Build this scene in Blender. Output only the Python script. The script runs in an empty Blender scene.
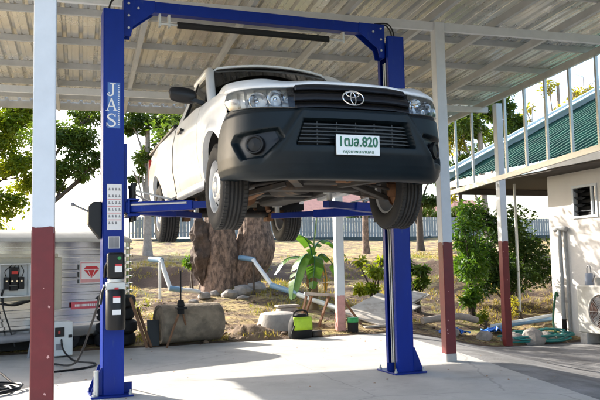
import bpy, bmesh, math, random
from math import sin, cos, pi, sqrt, atan2, radians
from mathutils import Vector, Matrix, Quaternion
random.seed(7)
SC = bpy.context.scene
COL = SC.collection
V = Vector

# ------------------------------------------------------------------ materials
def _nodes(name):
    m = bpy.data.materials.new(name); m.use_nodes = True
    nt = m.node_tree; b = nt.nodes['Principled BSDF']
    return m, nt, b

def mat(name, col, rough=.5, metal=0., var=.12, scale=4., bump=0., bscale=60., col2=None, mixscale=2., mixlo=.45, mixhi=.6, spec=.5, coat=0., trans=0., stretch=None):
    m, nt, b = _nodes(name); N = nt.nodes; L = nt.links
    tc = N.new('ShaderNodeTexCoord'); src = tc.outputs['Object']
    if stretch:
        mp = N.new('ShaderNodeMapping'); mp.inputs['Scale'].default_value = stretch; L.new(src, mp.inputs['Vector']); src = mp.outputs['Vector']
    no = N.new('ShaderNodeTexNoise'); no.inputs['Scale'].default_value = scale; no.inputs['Detail'].default_value = 6; no.inputs['Roughness'].default_value = .65
    L.new(src, no.inputs['Vector'])
    mr = N.new('ShaderNodeMapRange'); mr.inputs[1].default_value = .3; mr.inputs[2].default_value = .7
    mr.inputs[3].default_value = 1-var; mr.inputs[4].default_value = 1+var
    L.new(no.outputs['Fac'], mr.inputs[0])
    base = None
    if col2 is not None:
        n2 = N.new('ShaderNodeTexNoise'); n2.inputs['Scale'].default_value = mixscale; n2.inputs['Detail'].default_value = 5; n2.inputs['Roughness'].default_value = .6
        L.new(src, n2.inputs['Vector'])
        r2 = N.new('ShaderNodeMapRange'); r2.inputs[1].default_value = mixlo; r2.inputs[2].default_value = mixhi
        L.new(n2.outputs['Fac'], r2.inputs[0])
        mx = N.new('ShaderNodeMix'); mx.data_type = 'RGBA'
        mx.inputs[6].default_value = (*col, 1); mx.inputs[7].default_value = (*col2, 1)
        L.new(r2.outputs[0], mx.inputs[0]); base = mx.outputs[2]
    mul = N.new('ShaderNodeMix'); mul.data_type = 'RGBA'; mul.blend_type = 'MULTIPLY'; mul.inputs[0].default_value = 1
    if base is not None: L.new(base, mul.inputs[6])
    else: mul.inputs[6].default_value = (*col, 1)
    L.new(mr.outputs[0], mul.inputs[7])
    L.new(mul.outputs[2], b.inputs['Base Color'])
    b.inputs['Metallic'].default_value = metal
    b.inputs['Specular IOR Level'].default_value = spec
    b.inputs['Coat Weight'].default_value = coat
    if coat: b.inputs['Coat Roughness'].default_value = .06
    r3 = N.new('ShaderNodeMapRange'); r3.inputs[3].default_value = max(.02, rough-.1*min(1, var*4)); r3.inputs[4].default_value = min(1, rough+.1*min(1, var*4))
    L.new(no.outputs['Fac'], r3.inputs[0]); L.new(r3.outputs[0], b.inputs['Roughness'])
    if bump:
        nb = N.new('ShaderNodeTexNoise'); nb.inputs['Scale'].default_value = bscale; nb.inputs['Detail'].default_value = 5
        L.new(src, nb.inputs['Vector'])
        bp = N.new('ShaderNodeBump'); bp.inputs['Strength'].default_value = bump; bp.inputs['Distance'].default_value = .02
        L.new(nb.outputs['Fac'], bp.inputs['Height']); L.new(bp.outputs[0], b.inputs['Normal'])
    return m

def leafmat(name, c1, c2, trans=.35, rough=.5):
    m, nt, b = _nodes(name); N = nt.nodes; L = nt.links
    at = N.new('ShaderNodeAttribute'); at.attribute_name = 'tint'
    mx = N.new('ShaderNodeMix'); mx.data_type = 'RGBA'; mx.inputs[6].default_value = (*c1, 1); mx.inputs[7].default_value = (*c2, 1)
    L.new(at.outputs['Fac'], mx.inputs[0])
    L.new(mx.outputs[2], b.inputs['Base Color']); b.inputs['Roughness'].default_value = rough
    tr = N.new('ShaderNodeBsdfTranslucent')
    br = N.new('ShaderNodeMix'); br.data_type = 'RGBA'; br.blend_type = 'MULTIPLY'; br.inputs[0].default_value = 1
    L.new(mx.outputs[2], br.inputs[6]); br.inputs[7].default_value = (1.6, 1.5, .7, 1)
    L.new(br.outputs[2], tr.inputs['Color'])
    ms = N.new('ShaderNodeMixShader'); ms.inputs[0].default_value = trans
    out = N['Material Output']
    L.new(b.outputs[0], ms.inputs[1]); L.new(tr.outputs[0], ms.inputs[2]); L.new(ms.outputs[0], out.inputs['Surface'])
    return m

def glassmat(name, tint, gloss=.12, rough=.03):
    m = bpy.data.materials.new(name); m.use_nodes = True
    nt = m.node_tree; N = nt.nodes; L = nt.links; N.remove(N['Principled BSDF'])
    t = N.new('ShaderNodeBsdfTransparent'); t.inputs[0].default_value = (*tint, 1)
    g = N.new('ShaderNodeBsdfGlossy'); g.inputs['Roughness'].default_value = rough
    f = N.new('ShaderNodeFresnel'); f.inputs[0].default_value = 1.5
    a = N.new('ShaderNodeMath'); a.operation = 'ADD'; a.use_clamp = True; a.inputs[1].default_value = gloss-.04
    L.new(f.outputs[0], a.inputs[0])
    ms = N.new('ShaderNodeMixShader'); L.new(a.outputs[0], ms.inputs[0]); L.new(t.outputs[0], ms.inputs[1]); L.new(g.outputs[0], ms.inputs[2])
    L.new(ms.outputs[0], N['Material Output'].inputs['Surface'])
    return m

# ------------------------------------------------------------------ mesh builder
class MB:
    def __init__(s): s.v = []; s.f = []; s.m = []; s.cur = 0; s.tint = None
    def add(s, vs, fs):
        o = len(s.v); s.v += [tuple(v) for v in vs]; s.f += [tuple(i+o for i in f) for f in fs]; s.m += [s.cur]*len(fs)
    def box(s, c, d, R=None):
        c = V(c); h = V(d)/2
        vs = [V((x*h.x, y*h.y, z*h.z)) for x in (-1, 1) for y in (-1, 1) for z in (-1, 1)]
        if R is not None: vs = [R @ v for v in vs]
        s.add([c+v for v in vs], [(0, 1, 3, 2), (4, 6, 7, 5), (0, 4, 5, 1), (2, 3, 7, 6), (0, 2, 6, 4), (1, 5, 7, 3)])
    def mm(s, a, b):
        s.box([(p+q)/2 for p, q in zip(a, b)], [abs(q-p) for p, q in zip(a, b)])
    def beam(s, p0, p1, w, h, up=(0, 0, 1), w1=None, h1=None):
        p0, p1 = V(p0), V(p1); d = (p1-p0).normalized(); u = V(up)
        r = d.cross(u).normalized(); u = r.cross(d)
        w1 = w if w1 is None else w1; h1 = h if h1 is None else h1
        vs = []
        for p, a, b in ((p0, w, h), (p1, w1, h1)):
            vs += [p+r*sx*a/2+u*sy*b/2 for sx, sy in ((-1, -1), (1, -1), (1, 1), (-1, 1))]
        s.add(vs, [(3, 2, 1, 0), (4, 5, 6, 7), (0, 1, 5, 4), (1, 2, 6, 5), (2, 3, 7, 6), (3, 0, 4, 7)])
    def tube(s, pts, r, n=8, caps=True):
        pts = [V(p) for p in pts]; k = len(pts)
        rs = r if isinstance(r, (list, tuple)) else [r]*k
        d0 = (pts[1]-pts[0]).normalized(); a = V((0, 0, 1)) if abs(d0.z) < .9 else V((1, 0, 0))
        u = d0.cross(a).normalized(); vs = []; pd = d0
        for i in range(k):
            d = (pts[min(i+1, k-1)]-pts[max(i-1, 0)]).normalized()
            q = pd.rotation_difference(d); u = q @ u; u = (u-d*u.dot(d)).normalized(); w = d.cross(u); pd = d
            vs += [pts[i]+(u*cos(2*pi*j/n)+w*sin(2*pi*j/n))*rs[i] for j in range(n)]
        fs = [(i*n+j, i*n+(j+1) % n, (i+1)*n+(j+1) % n, (i+1)*n+j) for i in range(k-1) for j in range(n)]
        if caps: fs += [tuple(range(n-1, -1, -1)), tuple(range((k-1)*n, k*n))]
        s.add(vs, fs)
    def cyl(s, p0, p1, r0, r1=None, n=16, caps=True):
        s.tube([p0, p1], [r0, r0 if r1 is None else r1], n, caps)
    def lathe(s, prof, o=(0, 0, 0), axis='Z', n=32, closed=False):
        o = V(o); vs = []
        for r, h in prof:
            for j in range(n):
                c, t = cos(2*pi*j/n)*r, sin(2*pi*j/n)*r
                vs.append(o+(V((c, t, h)) if axis == 'Z' else V((h, c, t)) if axis == 'X' else V((t, h, c))))
        k = len(prof)
        fs = [(i*n+j, i*n+(j+1) % n, (i+1)*n+(j+1) % n, (i+1)*n+j) for i in range(k-1) for j in range(n)]
        if closed: fs += [((k-1)*n+j, (k-1)*n+(j+1) % n, (j+1) % n, j) for j in range(n)]
        s.add(vs, fs)
    def sphere(s, c, r, n=12, sq=(1, 1, 1)):
        pr = [(sin(pi*i/n), -cos(pi*i/n)) for i in range(n+1)]
        c = V(c); vs = []; k = n*2
        for a, b in pr:
            vs += [c+V((cos(2*pi*j/k)*a*r*sq[0], sin(2*pi*j/k)*a*r*sq[1], b*r*sq[2])) for j in range(k)]
        s.add(vs, [(i*k+j, i*k+(j+1) % k, (i+1)*k+(j+1) % k, (i+1)*k+j) for i in range(n) for j in range(k)])
    def grid(s, P, flip=False, thick=None, skip=None):
        nu, nv = len(P), len(P[0])
        fs = []
        for i in range(nu-1):
            for j in range(nv-1):
                if skip and skip(i, j): continue
                f = (i*nv+j, (i+1)*nv+j, (i+1)*nv+j+1, i*nv+j+1)
                fs.append(f[::-1] if flip else f)
        s.add([p for row in P for p in row], fs)
    def extr(s, poly, fn, d0, d1):
        n = len(poly)
        s.add([fn(a, b, d0) for a, b in poly]+[fn(a, b, d1) for a, b in poly],
              [tuple(range(n-1, -1, -1)), tuple(range(n, 2*n))]+[(i, (i+1) % n, n+(i+1) % n, n+i) for i in range(n)])
    def build(s, name, m, parent=None, smooth=40, bevel=0, seg=2, recalc=True, solid=0, merge=False):
        me = bpy.data.meshes.new(name); me.from_pydata(s.v, [], s.f)
        ms = m if isinstance(m, (list, tuple)) else [m]
        for x in ms: me.materials.append(x)
        if len(ms) > 1: me.polygons.foreach_set('material_index', s.m)
        if merge or recalc:
            bm = bmesh.new(); bm.from_mesh(me)
            if merge: bmesh.ops.remove_doubles(bm, verts=bm.verts, dist=1e-5)
            if recalc: bmesh.ops.recalc_face_normals(bm, faces=bm.faces)
            bm.to_mesh(me); bm.free()
        if smooth:
            me.polygons.foreach_set('use_smooth', [True]*len(me.polygons))
            me.set_sharp_from_angle(angle=radians(smooth))
        me.update()
        o = bpy.data.objects.new(name, me); COL.objects.link(o)
        if parent is not None: o.parent = parent
        if solid:
            d = o.modifiers.new('thickness', 'SOLIDIFY'); d.thickness = solid; d.offset = -1
        if bevel:
            d = o.modifiers.new('bevel', 'BEVEL'); d.width = bevel; d.segments = seg; d.limit_method = 'ANGLE'; d.angle_limit = radians(35); d.harden_normals = False
        return o

def tag(o, label=None, cat=None, group=None, kind=None):
    if label: o['label'] = label
    if cat: o['category'] = cat
    if group: o['group'] = group
    if kind: o['kind'] = kind
    return o
def thing(name, label, cat, loc=(0, 0, 0), rz=0, group=None):
    o = bpy.data.objects.new(name, None); COL.objects.link(o); o.empty_display_size = .1
    o.location = loc; o.rotation_euler = (0, 0, rz)
    return tag(o, label, cat, group)
def dup(root, loc=None, rz=None, label=None):
    def cp(o, par):
        c = o.copy(); COL.objects.link(c)
        if par is not None: c.parent = par
        for ch in [x for x in COL.objects if x.parent == o]: cp(ch, c)
        return c
    c = cp(root, None)
    if loc is not None: c.location = loc
    if rz is not None: c.rotation_euler = (0, 0, rz)
    if label: c['label'] = label
    return c
def lerp(a, b, t): return a+(b-a)*t
def clamp(x, a=0., b=1.): return max(a, min(b, x))
def sst(a, b, x):
    t = clamp((x-a)/(b-a)); return t*t*(3-2*t)
def interp(x, tab):
    if x <= tab[0][0]: return tab[0][1]
    for (a, b), (c, d) in zip(tab, tab[1:]):
        if x <= c: return b+(d-b)*(x-a)/(c-a)
    return tab[-1][1]
def text(name, body, size, origin, xdir, updir, m, parent, depth=.0015, align='CENTER', sx=1., bold=0.):
    """raised lettering: origin = centre of the line, xdir = reading direction, updir = up"""
    c = bpy.data.curves.new(name, 'FONT'); c.body = body; c.size = size; c.align_x = align; c.align_y = 'CENTER'; c.extrude = depth; c.resolution_u = 3; c.offset = bold
    t = bpy.data.objects.new(name+'_curve', c); COL.objects.link(t)
    dg = bpy.context.evaluated_depsgraph_get(); dg.update()
    me = bpy.data.meshes.new_from_object(t.evaluated_get(dg))
    bpy.data.objects.remove(t); bpy.data.curves.remove(c)
    X, U = V(xdir).normalized(), V(updir).normalized(); Z = X.cross(U)
    for v in me.vertices:
        p = v.co.copy(); v.co = V(origin)+X*p.x*sx+U*p.y+Z*(p.z+depth)
    me.materials.clear(); me.materials.append(m); me.name = name
    o = bpy.data.objects.new(name, me); COL.objects.link(o)
    if parent is not None: o.parent = parent
    return o
def smoothpath(pts, n=6):
    pts = [V(p) for p in pts]; out = []
    for i in range(len(pts)-1):
        p0, p1, p2, p3 = pts[max(i-1, 0)], pts[i], pts[i+1], pts[min(i+2, len(pts)-1)]
        for k in range(n):
            t = k/n
            out.append(.5*((2*p1)+(p2-p0)*t+(2*p0-5*p1+4*p2-p3)*t*t+(3*p1-p0-3*p2+p3)*t**3))
    return out+[pts[-1]]
from mathutils import noise as MN
def nz(x, y, z=0., s=1.): return MN.noise(V((x*s, y*s, z*s)))
def fbm(x, y, z=0., s=1., o=4): return MN.fractal(V((x*s, y*s, z*s)), 1., 2., o)
SUN_E, SKY_S, EXPO = 3.6, .15, 1.86
# ------------------------------------------------------------------ palette
M = dict(
 slab=None,
 yard=mat('weathered_concrete', (.19, .185, .18), .85, var=.28, scale=2.3, bump=.5, bscale=35, col2=(.125, .12, .115), mixscale=1.7),
 whitepaint=mat('white_column_paint', (.60, .63, .66), .55, var=.06, scale=6),
 redpaint=mat('dull_red_paint', (.135, .010, .012), .5, var=.2, scale=7, col2=(.17, .025, .022), mixscale=5, mixlo=.58, mixhi=.75),
 pinkpaint=mat('worn_pink_paint', (.55, .28, .25), .6, var=.2, scale=9),
 blue=mat('glossy_blue_paint', (.001, .020, .215), .36, var=.12, scale=5, spec=.22, col2=(.03, .06, .20), mixscale=22, mixlo=.62, mixhi=.80, stretch=(1, 1, .3)),
 bluedark=mat('deep_blue_paint', (.001, .016, .16), .38, var=.15, scale=5, spec=.22),
 black=mat('black_plastic', (.006, .006, .007), .4, var=.2, spec=.35),
 blackm=mat('matt_black', (.005, .005, .005), .8, var=.2),
 rubber=mat('tyre_rubber', (.013, .013, .014), .7, var=.25, scale=8, spec=.3, bump=.15, bscale=90),
 tread=mat('dusty_tread', (.030, .028, .026), .85, var=.3, scale=9),
 galv=mat('galvanised_steel', (.50, .51, .50), .42, metal=.55, var=.12, scale=6),
 steelpaint=mat('grey_primer_steel', (.44, .45, .45), .5, metal=.15, var=.12, scale=5),
 sheet=mat('zinc_roof_sheet', (.68, .71, .74), .27, metal=.70, var=.14, scale=1.3, col2=(.72, .69, .62), mixscale=.35, mixlo=.40, mixhi=.62),
 chrome=mat('chrome', (.75, .75, .76), .1, metal=1., var=.02),
 silver=mat('silver_rim_paint', (.52, .53, .54), .35, metal=.5, var=.1, scale=14),
 stainless=mat('stainless_steel', (.62, .63, .64), .14, metal=1., var=.05, scale=2, col2=(.50, .50, .49), mixscale=1.2),
 white=mat('white_car_paint', (.75, .76, .77), .30, var=.05, scale=6, coat=.3, col2=(.66, .66, .65), mixscale=2.2, mixlo=.5, mixhi=.8),
 bumper=mat('dark_grey_bumper_plastic', (.005, .010, .0135), .42, var=.18, scale=5, spec=.24, bump=.06, bscale=220),
 grille=mat('satin_black_grille', (.005, .005, .007), .38, var=.1),
 void=mat('dark_recess', (.004, .004, .005), .9, var=.1),
 under=mat('dusty_underbody', (.045, .038, .032), .75, metal=.1, var=.4, scale=6, col2=(.13, .075, .04), mixscale=4, mixlo=.55, mixhi=.7),
 frame=mat('dusty_chassis', (.022, .020, .018), .65, var=.4, scale=6, col2=(.10, .06, .035), mixscale=3, mixlo=.55, mixhi=.7),
 rusty=mat('rusty_steel', (.20, .10, .05), .8, metal=.1, var=.35, scale=8),
 platewhite=mat('number_plate_white', (.78, .80, .78), .4, var=.03),
 green=mat('number_plate_green', (.01, .13, .06), .5, var=.05),
 sticker=mat('sticker_white', (.74, .74, .74), .5, var=.05),
 stickred=mat('sticker_red', (.55, .03, .04), .45, var=.08),
 stickpink=mat('sticker_pink', (.62, .30, .30), .5, var=.08),
 stickgrey=mat('sticker_grey', (.22, .22, .23), .5, var=.15),
 stickblue=mat('sticker_blue', (.06, .15, .42), .4, var=.06),
 beige=mat('beige_panel_paint', (.46, .43, .34), .5, var=.1, scale=4),
 reflector=mat('headlight_silver', (.82, .83, .82), .22, metal=.25, var=.04),
 dome=mat('chalky_white_roof', (.46, .455, .43), .6, var=.18, scale=3),
 boxgrey=mat('pale_grey_enclosure', (.62, .64, .63), .45, var=.05),
 wall=mat('white_wall_render', (.66, .63, .60), .85, var=.06, scale=1.2, bump=.1, bscale=30),
 greenroof=mat('green_roof_sheet', (.006, .055, .030), .7, var=.4, scale=2.5, col2=(.016, .085, .05), mixscale=3),
 flash=mat('pale_ridge_flashing', (.52, .60, .60), .5, var=.1),
 darkwood=mat('dark_soffit_board', (.05, .04, .035), .8, var=.2),
 wood=mat('weathered_board', (.48, .44, .38), .8, var=.2, scale=3, col2=(.34, .30, .25), mixscale=5),
 bark=mat('brown_bark', (.26, .175, .128), .95, var=.5, scale=16, bump=1., bscale=30, col2=(.105, .072, .055), mixscale=14, mixlo=.44, mixhi=.60, stretch=(1, 1, .5)),
 barkdark=mat('dark_grey_bark', (.085, .065, .05), .9, var=.35, scale=8, bump=.6, bscale=30),
 barkpale=mat('pale_bark', (.36, .30, .25), .9, var=.3, scale=6, bump=.5, bscale=25),
 earth=mat('brown_earth', (.17, .115, .07), .95, var=.3, scale=6, bump=.5, bscale=20),
 stone=mat('grey_rubble', (.30, .27, .24), .9, var=.3, scale=7, bump=.5, bscale=18),
 drum=mat('old_concrete_pipe', (.26, .21, .15), .9, var=.25, scale=5, bump=.5, bscale=25, col2=(.16, .13, .095), mixscale=4),
 concgrey=mat('grey_cement', (.38, .36, .33), .85, var=.18, scale=6, bump=.3, bscale=30),
 pvcwhite=mat('white_pvc', (.66, .68, .68), .45, var=.08),
 pvcblue=mat('blue_pvc', (.15, .27, .39), .5, var=.12),
 tarp=mat('blue_tarpaulin', (.03, .16, .55), .5, var=.25, scale=8),
 hose=mat('turquoise_hose', (.03, .22, .19), .45, var=.12),
 hosegreen=mat('dark_green_hose', (.02, .12, .05), .45, var=.15),
 lime=mat('lime_green_fabric', (.42, .62, .03), .6, var=.15, scale=12),
 canlid=mat('green_lid', (.03, .30, .07), .4, var=.1),
 redpart=mat('red_plastic', (.50, .03, .02), .4, var=.1),
 fence=mat('pale_fence_metal', (.25, .275, .28), .6, metal=.1, var=.15, scale=2),
 fencerail=mat('teal_fence_rail', (.04, .06, .06), .6, var=.15),
 tile=mat('red_clay_roof', (.38, .19, .15), .8, var=.2),
 housewall=mat('pale_house_wall', (.70, .67, .62), .85, var=.06),
 housewin=mat('dark_window', (.05, .06, .07), .2, var=.1),
 orange=mat('orange_clay', (.45, .22, .08), .8, var=.2),
 deadleaf=mat('dry_leaf_litter', (.26, .15, .07), .8, var=.5, scale=30),
)
M['glass'] = glassmat('tinted_glass', (.04, .045, .045), .05)
M['lens'] = glassmat('clear_lens', (.94, .95, .95), .05)
M['winglass'] = glassmat('grey_glass', (.35, .36, .36), .2)
M['leaf_bright'] = leafmat('yellow_green_leaves', (.10, .17, .012), (.30, .33, .03), .55)
M['leaf_mid'] = leafmat('mid_green_leaves', (.045, .09, .014), (.12, .18, .025), .45)
M['leaf_dark'] = leafmat('dark_green_leaves', (.022, .06, .014), (.07, .12, .022), .38)
M['leaf_bush'] = leafmat('fresh_green_leaves', (.04, .11, .015), (.12, .22, .02), .4)
M['leaf_yellow'] = leafmat('yellow_leaves', (.22, .24, .03), (.42, .36, .04), .45)
M['banana'] = leafmat('banana_leaf', (.05, .15, .025), (.16, .30, .04), .45, .35)
M['banana_dry'] = leafmat('dry_banana_leaf', (.45, .26, .04), (.30, .15, .05), .3)
M['grass'] = leafmat('dry_grass', (.34, .265, .075), (.14, .18, .03), .35)

def slabmat():
    m, nt, b = _nodes('workshop_concrete'); N = nt.nodes; L = nt.links
    tc = N.new('ShaderNodeTexCoord')
    def noise(sc, det=6, ro=.65, off=0):
        mp = N.new('ShaderNodeMapping'); mp.inputs['Location'].default_value = (off, off*.7, 0); L.new(tc.outputs['Object'], mp.inputs['Vector'])
        n = N.new('ShaderNodeTexNoise'); n.inputs['Scale'].default_value = sc; n.inputs['Detail'].default_value = det; n.inputs['Roughness'].default_value = ro; L.new(mp.outputs[0], n.inputs['Vector']); return n.outputs['Fac']
    def rng(f, a, c, lo=0, hi=1):
        r = N.new('ShaderNodeMapRange'); r.inputs[1].default_value = a; r.inputs[2].default_value = c; r.inputs[3].default_value = lo; r.inputs[4].default_value = hi; L.new(f, r.inputs[0]); return r.outputs[0]
    def mix(f, a, c):
        x = N.new('ShaderNodeMix'); x.data_type = 'RGBA'; L.new(f, x.inputs[0])
        for k, q in ((6, a), (7, c)):
            if isinstance(q, tuple): x.inputs[k].default_value = (*q, 1)
            else: L.new(q, x.inputs[k])
        return x.outputs[2]
    c = mix(rng(noise(1.1), .38, .65), (.44, .425, .395), (.35, .34, .315))
    c = mix(rng(noise(3.5, 8, .7, 5), .55, .72, 0, .7), c, (.27, .255, .23))
    c = mix(rng(noise(.9, 5, .6, 11), .62, .74, 0, .6), c, (.24, .225, .20))
    c = mix(rng(noise(28, 4, .6, 3), .62, .75, 0, .5), c, (.30, .285, .26))
    c = mix(rng(noise(90, 2, .5, 9), .66, .74, 0, .6), c, (.16, .15, .14))
    vo = N.new('ShaderNodeTexVoronoi'); vo.feature = 'DISTANCE_TO_EDGE'; vo.inputs['Scale'].default_value = .33
    wv = N.new('ShaderNodeMix'); wv.data_type = 'VECTOR'; wv.inputs[0].default_value = .12; L.new(tc.outputs['Object'], wv.inputs[4])
    nn = N.new('ShaderNodeTexNoise'); nn.inputs['Scale'].default_value = 2.2; nn.inputs['Detail'].default_value = 6; L.new(tc.outputs['Object'], nn.inputs['Vector']); L.new(nn.outputs['Color'], wv.inputs[5]); L.new(wv.outputs[1], vo.inputs['Vector'])
    c = mix(rng(vo.outputs['Distance'], .003, .001, 0, .35), c, (.13, .12, .11))
    L.new(c, b.inputs['Base Color']); L.new(rng(noise(2.2, 5, .6, 2), .3, .7, .6, .85), b.inputs['Roughness'])
    bp = N.new('ShaderNodeBump'); bp.inputs['Strength'].default_value = .3; bp.inputs['Distance'].default_value = .01
    L.new(noise(55, 6), bp.inputs['Height']); L.new(bp.outputs[0], b.inputs['Normal'])
    return m
M['slab'] = slabmat()

# ------------------------------------------------------------------ the pickup
car = thing('pickup_truck', 'white pickup truck with dark grey bumper raised high on the blue lift', 'pickup truck', (.0527, -1.2574, 1.442), -.0182)
AR = .435; AZ = .36; WB = 3.085
PL = [(-.5, .858), (-.3, .872), (0, .884), (.5, .876), (1, .870), (2, .868), (2.7, .874), (3.1, .884), (3.6, .864), (4.15, .83)]
def side(y, z):
    x = interp(y, PL)
    x -= .055*(max(0, .80-z)/.36)**2 if z < .80 else .05*((z-.80)/.40)**2
    x += .008*math.exp(-((z-1.0)/.03)**2) - .006*math.exp(-((z-.62)/.06)**2)
    for c in (0, WB):
        r = math.hypot(y-c, z-AZ)
        x += .016*(1-sst(AR+.02, AR+.10, r))
    return x
def arch(y):
    for c in (0, WB):
        if abs(y-c) < AR: return AZ+sqrt(AR*AR-(y-c)**2)
    return None
def ylist(y0, y1):
    ys = [y0+(y1-y0)*i/max(2, round((y1-y0)/.045)) for i in range(max(2, round((y1-y0)/.045))+1)]
    for c in (0, WB):
        for k in range(0, 33):
            y = c-cos(pi*k/32)*(AR-1e-4)
            if y0 < y < y1: ys.append(y)
    ys = sorted(ys); out = [ys[0]]
    for y in ys[1:]:
        if y-out[-1] > 1e-5: out.append(y)
    return out
def sidepanel(name, y0, y1, lo, hi, s, m, n=14, topin=0.):
    P = []
    for y in ylist(y0, y1):
        a, b = lo(y), hi(y); row = [(s*(side(y, a)-.05), y, a+.004)]
        for j in range(n+1):
            z = lerp(a, b, j/n); row.append((s*side(y, z), y, z))
        xt = side(y, b)
        if topin: row += [(s*(xt-topin*.3), y, b+.012), (s*(xt-topin), y, b+.018)]
        else: row.append((s*(xt-.03), y, b-.002))
        P.append(row)
    mb = MB(); mb.grid(P, flip=(s < 0)); return mb.build(name, m, car, 50)
ftop = lambda y: interp(y, [(-.47, 1.012), (-.2, 1.05), (.2, 1.09), (.62, 1.125)])
belt = lambda y: interp(y, [(.6, 1.125), (.9, 1.165), (1.95, 1.19)])
def flo(y):
    a = arch(y)
    if a is not None and y > -.30: return a
    if y <= -.30: return lerp(.71, .852, clamp((-.30-y)/.15))
    return .42
def blo(y):
    a = arch(y); return a if a is not None else .46
for s in (-1, 1):
    sidepanel('fender', -.47, .615, flo, lambda y: ftop(y), s, M['white'], topin=.05)
    d = sidepanel('door', .622, 1.70, lambda y: .43, belt, s, M['white'])
    h = MB(); yh = 1.47; zh = 1.055; xh = s*side(yh, zh)
    h.beam((xh+s*.028, yh-.10, zh), (xh+s*.028, yh+.10, zh), .02, .032); h.cyl((xh, yh-.085, zh), (xh+s*.028, yh-.085, zh), .012); h.cyl((xh, yh+.085, zh), (xh+s*.028, yh+.085, zh), .012)
    h.build('handle', M['black'], d, bevel=.006)
    sidepanel('cab_corner', 1.707, 1.955, lambda y: .45, belt, s, M['white'])
    bd = sidepanel('bed_side', 2.0, 4.12, blo, lambda y: 1.185, s, M['white'])
    r = MB(); r.beam((s*.80, 2.02, 1.205), (s*.785, 4.10, 1.205), .09, .035)
    for k in range(5): r.box((s*.79, 2.2+k*.44, 1.235), (.06, .16, .035))
    r.build('bed_rail', M['black'], bd, bevel=.008)
    # sill, inner bed wall, wheel housing
    w = MB(); w.beam((s*.79, .45, .435), (s*.79, 1.95, .445), .08, .07); w.build('sill', M['white'], car, bevel=.015)
    for c in (0, WB):
        w = MB(); P = []
        for k in range(25):
            a = pi*k/24; P.append([(s*xx, c-cos(a)*(AR+.02), AZ+sin(a)*(AR+.02)-.005) for xx in (.84, .7, .5)])
        w.grid(P); w.add([(s*.5, c-cos(pi*k/24)*(AR+.02), AZ+sin(pi*k/24)*(AR+.02)) for k in range(25)], [tuple(range(25))])
        w.build('wheel_housing', M['void'], car, merge=True)
    # mirror on a stub arm
    mm = MB(); P = []
    for i in range(13):
        a = -pi/2+pi*i/12; r_ = max(.02, cos(a))**.45
        P.append([(s*(.97+.125*sin(a)), .74+(.075 if cos(t) > 0 else .05)*cos(t)*r_, 1.255+.012*sin(a)+.075*sin(t)*r_) for t in [2*pi*k/16 for k in range(17)]])
    mm.grid(P); mm.beam((s*.78, .72, 1.185), (s*.90, .73, 1.215), .05, .035); mir = mm.build('side_mirror', M['black'], car, 60)
    g = MB(); g.add([(s*(.97+.10*cos(t)), .793, 1.256+.058*sin(t)) for t in [2*pi*k/20 for k in range(20)]], [tuple(range(20))]); g.build('mirror_glass', M['chrome'], mir)

# greenhouse
rz_ = lambda x, y: 1.675+.045*(1-(x/.62)**2)-.03*((y-1.62)/.5)**2
P = [[(x, lerp(1.10, 1.98, j/14)+.10*(abs(x)/.62)**2*(1-j/14), rz_(x, lerp(1.15, 2.0, j/14))-(.05 if abs(i-8) == 8 else 0)) for j in range(15)] for i, x in [(i, .63*(i-8)/8) for i in range(17)]]
mb = MB(); mb.grid(P); roofp = mb.build('cab_roof', M['white'], car, 60, solid=.02)
mb = MB(); mb.grid([[(x*.98, y, z-.035) for x, y, z in row] for row in P]); mb.build('headliner', M['stickgrey'], roofp)
for s in (-1, 1):
    a = MB(); a.tube(smoothpath([(s*.765, .42, 1.08), (s*.735, .62, 1.24), (s*.668, .98, 1.50), (s*.612, 1.25, 1.628), (s*.600, 1.45, 1.648), (s*.605, 1.90, 1.640)], 5), [.042]*26, 10); a.build('windscreen_pillar', M['white'], car, 60)
    a = MB(); a.beam((s*.795, 1.83, 1.17), (s*.605, 1.86, 1.62), .05, .24, up=(0, 1, 0)); a.build('rear_pillar', M['white'], car, bevel=.02)
    a = MB(); a.beam((s*.775, .66, 1.20), (s*.612, 1.22, 1.62), .025, .03, up=(0, -1, 1)); a.beam((s*.612, 1.22, 1.62), (s*.607, 1.74, 1.625), .025, .03); a.beam((s*.792, 1.69, 1.19), (s*.61, 1.73, 1.63), .03, .05, up=(0, 1, 0))
    a.build('window_frame', M['black'], car, bevel=.006)
    g = MB(); g.add([(s*.785, .62, 1.16), (s*.79, 1.70, 1.19), (s*.605, 1.74, 1.67), (s*.605, 1.22, 1.655)], [(0, 1, 2, 3)]); g.build('side_window', M['glass'], car)
P = [[(x*lerp(.72, .59, j/10), lerp(.44, 1.15, j/10)+.10*x*x, lerp(1.145, 1.685, j/10)-.025*x*x) for j in range(11)] for x in [-1+2*i/16 for i in range(17)]]
mb = MB(); mb.grid(P); wsg = mb.build('windscreen', M['glass'], car, 60)
wp = MB()
for x0, x1 in ((-.62, -.05), (.08, .66)): wp.tube([(x0, .43, 1.165), (lerp(x0, x1, .5), .47, 1.178), (x1, .50, 1.19)], .008, 6)
wp.build('wiper', M['black'], wsg)
mb = MB(); mb.mm((-.72, .36, 1.10), (.72, .50, 1.135)); mb.build('cowl', M['black'], car)
mb = MB(); mb.mm((-.76, 1.93, .62), (.76, 1.955, 1.20)); mb.add([(-.76, 1.95, 1.2), (.76, 1.95, 1.2), (.61, 1.97, 1.3), (-.61, 1.97, 1.3)], [(0, 1, 2, 3)]); mb.build('cab_back', M['white'], car)
mb = MB(); mb.add([(-.70, 1.955, 1.22), (.70, 1.955, 1.22), (.58, 1.97, 1.64), (-.58, 1.97, 1.64)], [(0, 1, 2, 3)]); mb.build('rear_window', M['glass'], car)
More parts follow.
